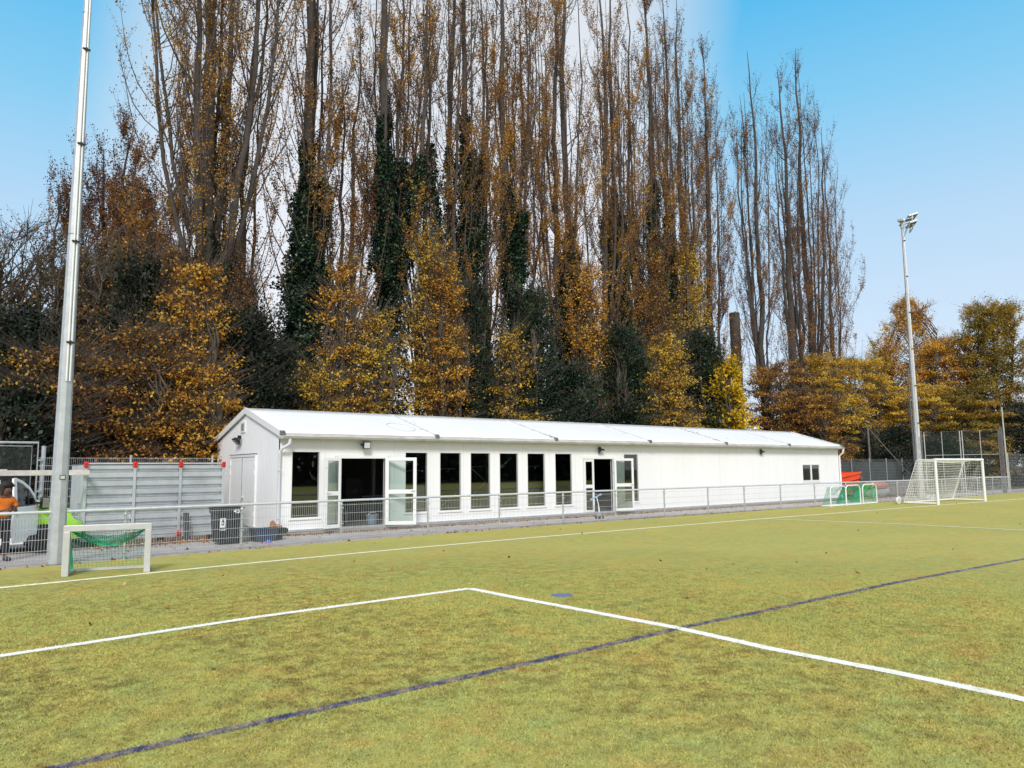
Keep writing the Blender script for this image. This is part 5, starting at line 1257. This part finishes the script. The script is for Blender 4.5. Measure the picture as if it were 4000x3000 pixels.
    # leaves: sparse high up, thick lower down, in clusters that follow single branches
    wgt = rng.uniform(0, 1, len(S))**2.2; low = np.exp(-np.clip(S[:, 0, 2]-4, 0, 99)/(H_*leaflow)); pr = (.10+wgt)*(low+.10); pt = pr[idx]; pt /= pt.sum()
    nl_ = int(17000*dens*(.75+.25*rng.uniform())); pick = rng.choice(n2, nl_, p=pt); fu = rng.uniform(.0, 1.08, nl_)[:, None]; C_ = T[pick, 0]*(1-fu)+T[pick, 3]*fu+rng.normal(0, .07, (nl_, 3))
    tn = np.clip(rng.normal(.5, .2, nl_)+.35*(wgt[idx[pick]]-.4)-.42*(C_[:, 2]/H_)+.20, 0, 1)
    leaves('foliage', C_, .080, leaf, rng, o, upbias=.1, tint=tn)
    # ivy sheath
    if ivy and ivyn:
        hi, rad = ivy; L_ = []
        if hi > 60: hi = ivz(px, hi, Y)
        for q, (P, Rr) in enumerate(leaders):
            zs0 = P[0, 2]; span = min(hi*(1 if q == 0 else .9), P[-1, 2])-zs0
            if span <= .3: continue
            n = int(1.7*ivyn*(1 if q == 0 else .45)*span/hi); f = (rng.uniform(0, 1, n)**1.25)*span/(P[-1, 2]-zs0); c_ = resample(P, np.clip(f, 0, 1)); zf = c_[:, 2]/hi
            an_ = rng.uniform(0, 2*np.pi, n); lump = 1+.35*np.sin(an_*2+c_[:, 2]*1.9+seed)+.30*np.sin(an_*3-c_[:, 2]*3.3)
            rr_ = (rad*1.55*(1-np.clip(zf, 0, 1))**1.6*(1 if q == 0 else .4)+.14+r0*.45*(1-zf*.4))*lump*rng.uniform(.55, 1.12, n)
            C_ = np.stack([c_[:, 0]+np.cos(an_)*rr_, c_[:, 1]+np.sin(an_)*rr_, c_[:, 2]+rng.normal(0, .08, n)], 1); L_.append((C_, np.stack([np.cos(an_), np.sin(an_), np.full(n, .5)], 1)*.9))
        if L_:
            C_ = np.concatenate([q[0] for q in L_]); ow = np.concatenate([q[1] for q in L_])
            leaves('ivy', C_, .115, 'leaf_ivy', rng, o, outward=ow, aspect=.85)
    return o
def pp(px, Y, H_, wd, lab, seed, **k):
    if px < 1600*1.8083 and Y < 32.5: H_ *= 1.27 if H_ > 26 else 1.12; wd *= 1.12
    return poplar(px, Y, H_, wd, lab, seed, **k)
K_ = 1.8083
PO = R(0)
# px at the trunk, depth row, height, crown radius
pp(432*K_, 31.0, 29, 2.1, 'massive golden brown poplar, first of the tall row from the left', 101, leaf='leaf_poplar_gold', nl=9, dens=3.2, r0=.50, split=(4, 11), ivy=(500, .9), ivyn=6500, leaflow=1.0, twig=1.9)
pp(520*K_, 31.6, 24, 1.3, 'slim reddish poplar leaning just right of the massive golden one', 102, nl=3, dens=1.0, r0=.22, ivy=(7, .5), ivyn=1500)
pp(641*K_, 31.0, 29, 1.9, 'poplar with three bare leaders over a broad dark ivy column, above the left gable', 103, nl=5, dens=1.0, r0=.42, split=(5, 10), ivy=(310, 1.35), ivyn=19000)
pp(700*K_, 32.0, 19, 1.1, 'shorter thin poplar in the gap right of the first broad ivy column', 104, nl=3, dens=.9, r0=.2, ivy=(7, .5), ivyn=1600)
pp(828*K_, 31.0, 29, 2.0, 'many stemmed poplar, orange leaves and ivy low on it, behind the open double door', 105, leaf='leaf_poplar_gold', nl=6, dens=1.5, r0=.46, split=(7, 12), ivy=(250, .95), ivyn=17000)
pp(738*K_, 31.8, 22, 1.4, 'pinkish thin poplar directly left of the many stemmed one', 106, leaf='leaf_poplar_pink', nl=4, dens=1.0, r0=.20, ivy=(8, .4), ivyn=1200)
pp(905*K_, 31.8, 24, 1.5, 'loose twiggy poplar right of the many stemmed one', 107, leaf='leaf_poplar_pink', nl=5, dens=1.1, r0=.24, ivy=None)
pp(950*K_, 31.2, 28, 1.3, 'bare grey forked poplar left of the tall narrow ivy trunk', 108, nl=3, dens=.6, r0=.30, ivy=(560, .5), ivyn=2500)
pp(1000*K_, 30.8, 29, 1.4, 'straight poplar whose narrow trunk is wrapped in ivy, near the middle of the row', 109, nl=4, dens=1.3, r0=.36, ivy=(240, .75), ivyn=14000)
pp(1048*K_, 31.6, 25, 1.3, 'golden leaved poplar right of the narrow ivy trunk', 110, leaf='leaf_poplar_gold', nl=4, dens=1.5, r0=.28, ivy=(9, .8), ivyn=4500)
pp(1112*K_, 31.0, 29, 1.7, 'forked poplar carrying green ivy in the fork, above the fifth and sixth windows', 111, nl=5, dens=1.1, r0=.38, split=(9, 13), ivy=(400, 1.1), ivyn=12000)
pp(1165*K_, 31.6, 26, 1.3, 'olive gold poplar right of the ivy forked one', 112, leaf='leaf_poplar_gold', nl=4, dens=1.5, r0=.27, ivy=(8, .9), ivyn=4500)
pp(1204*K_, 31.0, 28.5, 1.3, 'poplar with a golden leafy lower trunk, above the sixth and seventh windows', 113, leaf='leaf_poplar_gold', nl=4, dens=1.6, r0=.31, ivy=(9, .9), ivyn=5500)
pp(1248*K_, 31.0, 29, 1.4, 'tall poplar over the widest blackish ivy mound, left of the narrower door', 114, nl=4, dens=1.3, r0=.38, ivy=(500, 1.9), ivyn=17000)
pp(1300*K_, 31.4, 27.5, 1.4, 'yellow brown poplar straight behind the narrower door', 115, leaf='leaf_poplar_gold', nl=5, dens=1.5, r0=.31, ivy=(7, .8), ivyn=3500)
pp(1345*K_, 31.0, 28, 1.3, 'poplar with ivy climbing its thin stem, right of the narrower door', 116, nl=4, dens=1.0, r0=.27, ivy=(410, 1.1), ivyn=11500)
pp(1392*K_, 31.6, 27, 1.4, 'grey brown twiggy poplar above the eighth window', 117, leaf='leaf_poplar_pink', nl=5, dens=1.2, r0=.24, ivy=(9, .5), ivyn=3000)
pp(1440*K_, 31.0, 28.5, 1.6, 'dense rust brown poplar with ivy, right of the middle of the clubhouse', 118, nl=6, dens=1.9, r0=.42, ivy=(400, .8), ivyn=10000)
pp(1482*K_, 31.6, 28, 1.3, 'poplar with thick brown leafy lower trunk, third from right in the dense row', 119, leaf='leaf_poplar', nl=4, dens=1.6, r0=.34, ivy=(9, .5), ivyn=3500)
pp(1516*K_, 31.0, 27.5, 1.5, 'poplar over green ivy left of the bright yellow maple', 120, leaf='leaf_poplar', nl=5, dens=1.7, r0=.36, ivy=(9, 1.1), ivyn=8000)
pp(1545*K_, 31.2, 23.5, 1.2, 'last pale twiggy poplar of the dense row, over the bright yellow maple', 121, ptop=118, leaf='leaf_poplar_pink', nl=6, dens=1.5, r0=.26, ivy=(6, .4), ivyn=1500)
pp(1668*K_, 30.0, 26.6, 1.5, 'pale poplar of the separate pair at the right, the left one', 122, ptop=150, leaf='leaf_poplar_pink', nl=5, dens=1.0, r0=.34, split=(4, 9), ivy=(6.5, .6), ivyn=3500, twig=1.1)
pp(1726*K_, 30.4, 25.8, 1.4, 'thick stemmed poplar between the two outer ones of the right hand pair', 125, ptop=200, leaf='leaf_poplar_pink', nl=3, dens=1.1, r0=.42, split=(5, 9), ivy=None)
pp(1768*K_, 30.2, 27.6, 2.5, 'wide poplar of the separate pair at the right, the right one with outward leaning stems', 123, ptop=140, leaf='leaf_poplar_pink', nl=7, dens=1.5, r0=.44, split=(3, 9), ivy=(6, .6), ivyn=2500, twig=1.15)
pp(1822*K_, 30.6, 18.5, 2.0, 'low spreading twiggy poplar on the outer right side of the separate pair', 124, ptop=335, leaf='leaf_poplar_pink', nl=6, dens=1.0, r0=.24, split=(2, 6), ivy=None)
pp(176*K_, 38.0, 20.3, 2.0, 'distant grey brown poplar just left of and behind the near floodlight mast', 131, ptop=300, leaf='leaf_poplar_pink', nl=7, dens=1.8, r0=.30, split=(2, 8), ivy=None, group='distant poplars at the left', leaflow=1.5)
pp(246*K_, 38.0, 22.0, 1.7, 'distant pale poplar right of the near floodlight mast', 132, ptop=262, leaf='leaf_poplar_pink', nl=6, dens=1.6, r0=.30, split=(3, 8), ivy=None, group='distant poplars at the left', leaflow=1.5)
pp(300*K_, 36.0, 20.0, 1.9, 'brown twiggy poplar left of the massive golden one', 133, ptop=330, leaf='leaf_poplar', nl=7, dens=2.4, r0=.30, split=(3, 8), ivy=None, group='distant poplars at the left', leaflow=1.5)
pp(365*K_, 33.0, 19.5, 1.7, 'orange brown poplar half hidden by the massive golden one', 134, ptop=400, leaf='leaf_poplar', nl=6, dens=2.2, r0=.28, split=(3, 8), ivy=None, group='distant poplars at the left', leaflow=1.2)
# sawn off trunk
X = at(1603*K_, 1840, 30.5)[0]; o = thing('tree_stump', 'tall sawn off trunk without crown, right of the dense poplar row', 'tree trunk', (X, 30.5, 0))
zt = at(1603*K_, 680*K_, 30.5)[1]; rs = np.random.default_rng(5); P = leader_path(rs, np.array([X, 30.5, -.05]), np.array([-.1, 0]), zt, K=14, jit=.03); V, Fc = tubes_np(P[None], np.full((1, 14), .36), 10); npmesh('trunk', V, Fc, 'poplar_bark', o, smooth=True)
b = MB(); b.lathe((P[-1, 0], P[-1, 1], zt), [(.365, -.02), (.36, .0), (.01, .03)], 10); b.build('cut_face', 'poplar_bark', o)
n = 1500; f = rs.uniform(0, 1, n); c_ = resample(P, f); an_ = rs.uniform(0, 6.28, n); C_ = np.stack([c_[:, 0]+np.cos(an_)*.42, c_[:, 1]+np.sin(an_)*.42, c_[:, 2]], 1)+rs.normal(0, .1, (n, 3)); leaves('foliage', C_[C_[:, 2] < zt], .08, 'leaf_poplar_gold', rs, o)

def broad(px, Y, ptop, wpx, lab, seed, leaf='leaf_orange', zlow=1.2, dens=1.0, size=.095, flat=.22, name='hornbeam_tree', cat='tree', group='low autumn trees behind the clubhouse', prof=(.75, 1.0, .25), nclump=150, bark='beech_bark', per_=75, gap=.0, lean=0.0, spray=.85):
    """spreading tree built of flat leafy sprays on thin branches; ptop = pixel row of its top, wpx = half width in pixels"""
    rng = np.random.default_rng(seed); X, zt = at(px, ptop, Y); X = at(px, 1840, Y)[0]; dep = X*math.sin(YAW)+Y*math.cos(YAW); Rm_ = wpx*dep/F
    o = thing(name, lab, cat, (X, Y, 0), 0, group)
    trunk = leader_path(rng, np.array([X, Y, -.05]), np.array([lean, 0]), zt*.93, K=12, jit=.10, bend=.8); tr_r = (.04+.013*zt)*(1-np.linspace(0, 1, 12))**.8+.010
    parts = [tubes_np(trunk[None], tr_r[None], 7)]; leaders = [trunk]
    for k in range(4):
        z0 = rng.uniform(.12, .4)*zt; a_ = rng.uniform(0, 6.28); P = leader_path(rng, resample(trunk, np.array([z0/zt]))[0], np.array([math.cos(a_), math.sin(a_)])*Rm_*.8, zt*rng.uniform(.6, .92), K=12, jit=.14, bend=.6)
        parts.append(tubes_np(P[None], (tr_r*.6)[None], 6)); leaders.append(P)
    V, Fc = merge(parts); npmesh('trunk', V, Fc, bark, o, smooth=True)
    u = rng.uniform(0, 1, nclump); z = zlow+(zt-zlow)*u; size = size*(1+max(0, dep-35)/90); lo_, mi_, to_ = prof
    R_ = Rm_*np.where(u < .45, lo_+(mi_-lo_)*u/.45, mi_+(to_-mi_)*((u-.45)/.55)**1.3); az_ = rng.uniform(0, 2*np.pi, nclump); rad = R_*rng.uniform(.12, 1.55, nclump)**.62; tier = .85+.25*rng.uniform(); z = np.where(rng.uniform(0, 1, nclump) < .45*(flat < .4), np.round(z/tier)*tier+rng.normal(0, .10, nclump)+rad*.10, z)
    cx = resample(trunk, np.clip(z/zt, 0, 1)); c_ = np.stack([cx[:, 0]+np.cos(az_)*rad, cx[:, 1]+np.sin(az_)*rad*.75, z], 1)
    # branches from the nearest leader out to the clumps
    b0 = np.array([resample(leaders[rng.integers(0, 5)], np.array([max(.1, (zz-rng.uniform(.3, 1.4))/zt)]))[0] for zz in z]); t_ = np.linspace(0, 1, 6)
    Q = b0[:, None, :]*(1-t_)[None, :, None]+c_[:, None, :]*t_[None, :, None]; Q[:, :, 2] += (np.sin(t_*math.pi)*.25)[None]; Q[:, 1:-1] += rng.normal(0, .06, (nclump, 4, 3))
    QR = np.tile((.032*(1-t_)+.007)[None], (nclump, 1)); 
    d2 = c_-b0; d2[:, 2] *= .3; d2 /= np.linalg.norm(d2, axis=1, keepdims=True)+1e-6; side = np.stack([-d2[:, 1], d2[:, 0], np.zeros(nclump)], 1)
    npc = int(per_*dens*1.32); n = nclump*npc; ci = np.repeat(np.arange(nclump), npc); ln = spray*rng.uniform(.6, 1.35, nclump)
    al = rng.uniform(-.5, 1.25, n)*rng.uniform(.6, 1, n); wd_ = rng.normal(0, .36, n)*(1.1-al*.5); C_ = c_[ci]+d2[ci]*(al*ln[ci])[:, None]+side[ci]*(wd_*ln[ci])[:, None]
    C_[:, 2] += rng.normal(0, flat*.42, n)*ln[ci]-.22*np.clip(al, 0, 1)**2*ln[ci]
    # twigs inside the sprays
    nt_ = nclump*9; ti = np.repeat(np.arange(nclump), 9); e_ = c_[ti]+d2[ti]*(rng.uniform(.2, 1.5, nt_)*ln[ti])[:, None]+np.array([0, 0, .25])+side[ti]*(rng.normal(0, .4, nt_)*ln[ti])[:, None]; e_[:, 2] += rng.normal(0, .12, nt_)
    t3 = np.linspace(0, 1, 3); T = c_[ti][:, None]*(1-t3)[None, :, None]+e_[:, None]*t3[None, :, None]; TR = np.tile(np.array([.010, .007, .004]), (nt_, 1))
    V, Fc = merge([tubes_np(Q, QR, 4), tubes_np(T, TR, 3)]); npmesh('branches', V, Fc, bark, o)
    tn = np.clip(rng.normal(.5, .2, n)+rng.normal(0, .16, nclump)[ci], 0, 1)
    leaves('foliage', C_, size*.98, leaf, rng, o, upbias=.75, tint=tn)
    return o
def bp_(px, ptop, w_, *a_, Y=28.5, **k): return broad(px*K_, Y, ptop*K_, w_*K_, *a_, **k)
# left wood
bp_(60, 500, 120, 'thin brown and yellow leafless looking thicket tree at the far left of the photo', 201, leaf='leaf_brush', Y=33, dens=.5, nclump=300, flat=.9, size=.075, prof=(1, 1, .5), group='left wood')
bp_(190, 520, 110, 'dull brown twiggy tree behind the near floodlight mast', 202, leaf='leaf_brush', Y=32, dens=.5, nclump=320, flat=.8, size=.08, prof=(1, 1, .6), group='left wood')
bp_(330, 545, 110, 'rusty tree with a dark hollow middle left of the massive poplar', 203, leaf='leaf_rust', Y=30, dens=.6, nclump=300, flat=.5, prof=(1, 1, .5), group='left wood')
bp_(405, 600, 82, 'glowing orange tree with layered branches in front of the massive poplar', 204, leaf='leaf_orange', Y=27.5, dens=.62, nclump=220, group='left wood')
bp_(290, 730, 100, 'rust orange low tree above the steel container', 205, leaf='leaf_rust', Y=26.3, dens=.5, nclump=240, group='left wood')
bp_(420, 800, 75, 'golden low tree above the right end of the steel container', 206, leaf='leaf_orange', Y=26.0, dens=.5, nclump=150, group='left wood', zlow=1.8)
bp_(110, 770, 120, 'dim rust coloured low tree above the van', 207, leaf='leaf_rust', Y=26.4, dens=.42, nclump=220, group='left wood')
bp_(35, 690, 75, 'almost black evergreen at the left edge of the photo', 208, leaf='leaf_dark', Y=28, dens=1.6, nclump=260, flat=.8, name='evergreen_tree', group='dark evergreens', size=.12)
bp_(135, 830, 90, 'dark evergreen low behind the near floodlight mast', 209, leaf='leaf_dark', Y=28.3, dens=1.5, nclump=240, flat=.8, name='evergreen_tree', group='dark evergreens', size=.12, zlow=.4)
bp_(30, 850, 80, 'broad black green evergreen mass above the orange shirted person', 217, leaf='leaf_dark', Y=25.6, dens=1.3, nclump=260, flat=.8, name='evergreen_tree', group='dark evergreens', size=.12, zlow=.4)
bp_(290, 590, 55, 'slender dark evergreen between rusty trees, left of the orange tree', 210, leaf='leaf_dark', Y=28.6, dens=1.4, nclump=260, flat=.8, name='evergreen_tree', group='dark evergreens', size=.12, zlow=.4)
bp_(355, 850, 110, 'dark evergreen low behind the steel container', 211, leaf='leaf_dark', Y=29.0, dens=1.5, nclump=260, flat=.8, name='evergreen_tree', group='dark evergreens', size=.12, zlow=.4)
bp_(520, 700, 62, 'tall dark evergreen right behind the left gable', 212, leaf='leaf_dark', Y=28.2, dens=1.5, nclump=300, flat=.8, name='evergreen_tree', group='dark evergreens', size=.12, zlow=.4)
bp_(450, 690, 55, 'dark evergreen left of the tall one behind the gable', 213, leaf='leaf_dark', Y=29.4, dens=1.4, nclump=240, flat=.8, name='evergreen_tree', group='dark evergreens', size=.12, zlow=.4)
bp_(590, 780, 62, 'dark evergreen under the first broad ivy column', 214, leaf='leaf_ivy', Y=29.0, dens=1.4, nclump=220, flat=.8, name='evergreen_tree', group='dark evergreens', size=.12, zlow=.4)
bp_(505, 560, 42, 'pinkish brown slim thicket tree between the massive poplar and the ivy column', 216, leaf='leaf_poplar_pink', Y=30.2, dens=.8, nclump=200, flat=1.0, size=.07, group='left wood')
# middle, from left to right
bp_(742, 575, 58, 'orange layered tree between the first and second ivy columns', 221, dens=.55, nclump=230, leaf='leaf_orange', prof=(1, .75, .2))
bp_(800, 700, 50, 'golden tree in front of the second ivy column', 222, dens=.6, nclump=150, leaf='leaf_gold', prof=(1, .8, .3), Y=28)
bp_(680, 790, 52, 'golden low tree above the roof near the left gable', 223, dens=.6, nclump=110, leaf='leaf_gold', Y=27.6, prof=(1, .9, .4))
bp_(925, 515, 48, 'tall narrow golden tree left of the narrow ivy trunk', 224, dens=.6, nclump=250, leaf='leaf_gold', prof=(.9, 1, .3))
bp_(968, 590, 48, 'bright orange tree in front of the narrow ivy trunk', 225, dens=.62, nclump=230, leaf='leaf_orange', Y=27.9, prof=(1.0, .8, .3))
bp_(1105, 730, 45, 'small golden tree in front of the ivy forked poplar', 226, dens=.55, nclump=110, leaf='leaf_gold', Y=27.8)
bp_(1030, 640, 40, 'green ivy covered tree right of the bright orange tree', 227, dens=1.2, nclump=210, leaf='leaf_ivy', flat=.8, name='ivy_tree', group='ivy covered trees', prof=(1, .9, .4), size=.11)
bp_(1150, 640, 48, 'fresh green ivy covered tree above the sixth window', 228, dens=1.2, nclump=250, leaf='leaf_ivy', flat=.8, name='ivy_tree', group='ivy covered trees', prof=(1, .9, .4), size=.11)
bp_(1225, 800, 70, 'broad low ivy mound above the seventh window', 229, dens=1.5, nclump=200, leaf='leaf_ivy', flat=.8, name='ivy_tree', group='ivy covered trees', prof=(1, .9, .5), size=.11, zlow=.5)
bp_(1280, 590, 40, 'copper coloured tree left of the narrower door', 230, dens=.8, nclump=190, leaf='leaf_orange', flat=.8, Y=29.6, prof=(.5, 1, .4))
bp_(1350, 720, 52, 'ivy covered tree right above the open narrower door', 231, dens=1.3, nclump=250, leaf='leaf_ivy', flat=.8, name='ivy_tree', group='ivy covered trees', prof=(1, .9, .4), size=.11)
bp_(1445, 745, 62, 'wide golden yellow tree with layered branches above the eighth window', 232, dens=.8, nclump=260, leaf='leaf_gold', Y=27.6, prof=(1.15, .85, .3))
bp_(1425, 570, 45, 'brown gold tall tree behind the wide golden yellow one', 233, dens=.6, nclump=220, leaf='leaf_rust', Y=30, flat=.8)
bp_(1505, 560, 42, 'tall golden brown tree left of and behind the yellow maple', 234, dens=.65, nclump=240, leaf='leaf_gold', Y=30, flat=.8)
bp_(1520, 740, 48, 'dark ivy covered tree left of the yellow maple', 235, dens=1.3, nclump=230, leaf='leaf_ivy', flat=.8, name='ivy_tree', group='ivy covered trees', prof=(1, .9, .4), size=.11)
bp_(1578, 785, 58, 'bright yellow maple above the roof', 236, dens=.75, nclump=170, leaf='leaf_yellow', size=.15, flat=.6, name='maple_tree', Y=27.4, prof=(1.0, .9, .25), spray=.7)
# right
bp_(1700, 800, 85, 'rust gold tree above the right end of the clubhouse', 241, dens=1.1, nclump=260, leaf='leaf_rust', Y=28, prof=(1, 1, .5), group='autumn trees at the right')
bp_(1790, 775, 90, 'golden tree right of the right end of the clubhouse', 242, dens=1.5, nclump=300, leaf='leaf_gold', Y=29, prof=(.9, 1, .5), group='autumn trees at the right')
bp_(1860, 785, 80, 'golden brown tree left of the distant floodlight mast', 243, dens=1.6, nclump=280, leaf='leaf_gold', Y=30.5, prof=(.9, 1, .5), group='autumn trees at the right')
bp_(1760, 860, 80, 'russet low tree over the orange skip', 244, dens=1.0, nclump=200, leaf='leaf_rust', Y=26.5, prof=(1, .9, .5), group='autumn trees at the right', zlow=.8)
bp_(1915, 745, 50, 'sparse pale orange tree whose thin top rises left of the distant mast', 245, dens=.8, nclump=200, leaf='leaf_gold', Y=33, flat=.8, prof=(.7, .9, .2), group='autumn trees at the right')
bp_(1985, 660, 78, 'sparse orange tree with thin upright twigs behind the distant floodlight mast', 246, dens=.8, nclump=380, leaf='leaf_orange', Y=31, flat=.9, prof=(.9, 1, .3), group='autumn trees at the right')
bp_(1960, 835, 100, 'dense golden tree low behind the distant floodlight mast', 247, dens=1.6, nclump=300, leaf='leaf_gold', Y=28, prof=(1, 1, .6), group='autumn trees at the right', zlow=1.0)
bp_(2060, 745, 75, 'orange brown tree above the ball stop fence', 248, dens=1.5, nclump=330, leaf='leaf_orange', Y=27.5, prof=(.9, 1, .5), flat=.5, group='autumn trees at the right')
bp_(2085, 850, 90, 'olive gold tree low behind the ball stop fence', 249, dens=1.5, nclump=280, leaf='leaf_olive', Y=25, prof=(1, 1, .6), group='autumn trees at the right', zlow=.8)
bp_(2165, 672, 75, 'olive oak at the right edge with a dark trunk and open branches', 250, dens=1.6, nclump=380, leaf='leaf_olive', Y=24, prof=(.45, 1, .6), flat=.7, bark='dark_bark', name='oak_tree', group='autumn trees at the right', zlow=3.0)
bp_(2215, 880, 95, 'shadowy low tree at the right edge of the photo', 251, dens=1.0, nclump=220, leaf='leaf_dark', Y=22, flat=.8, group='autumn trees at the right', zlow=.3)
bp_(1850, 905, 70, 'dark green bush behind the railing right of the orange skip', 252, dens=1.2, nclump=150, leaf='leaf_dark', Y=27, flat=.8, name='bush', cat='bush', group='dark bushes at the right', zlow=.2)
bp_(2040, 950, 90, 'dark green bush behind the ball stop fence', 253, dens=1.2, nclump=200, leaf='leaf_ivy', Y=23.5, flat=.8, name='bush', cat='bush', group='dark bushes at the right', zlow=.2)
bp_(1935, 930, 70, 'dark bush right behind the distant floodlight mast', 254, dens=1.2, nclump=150, leaf='leaf_dark', Y=25.5, flat=.8, name='bush', cat='bush', group='dark bushes at the right', zlow=.2)
# wood on the far side of the pitch, behind the viewer: only mirrored in the window panes
rb = np.random.default_rng(77); n = 26000; cx = rb.uniform(-55, 95, n); hh = 9+3*np.sin(cx*.35)+2*np.sin(cx*.9+1)
C_ = np.stack([cx, -52+rb.normal(0, 1.5, n), rb.uniform(0, 1, n)*hh], 1); wl = leaves('far_wood', C_, 1.1, 'leaf_dark', rb)
tag(wl, 'dark wood across the pitch behind the viewer, mirrored in the windows', 'wood', kind='stuff')
print('objects', len(bpy.data.objects))
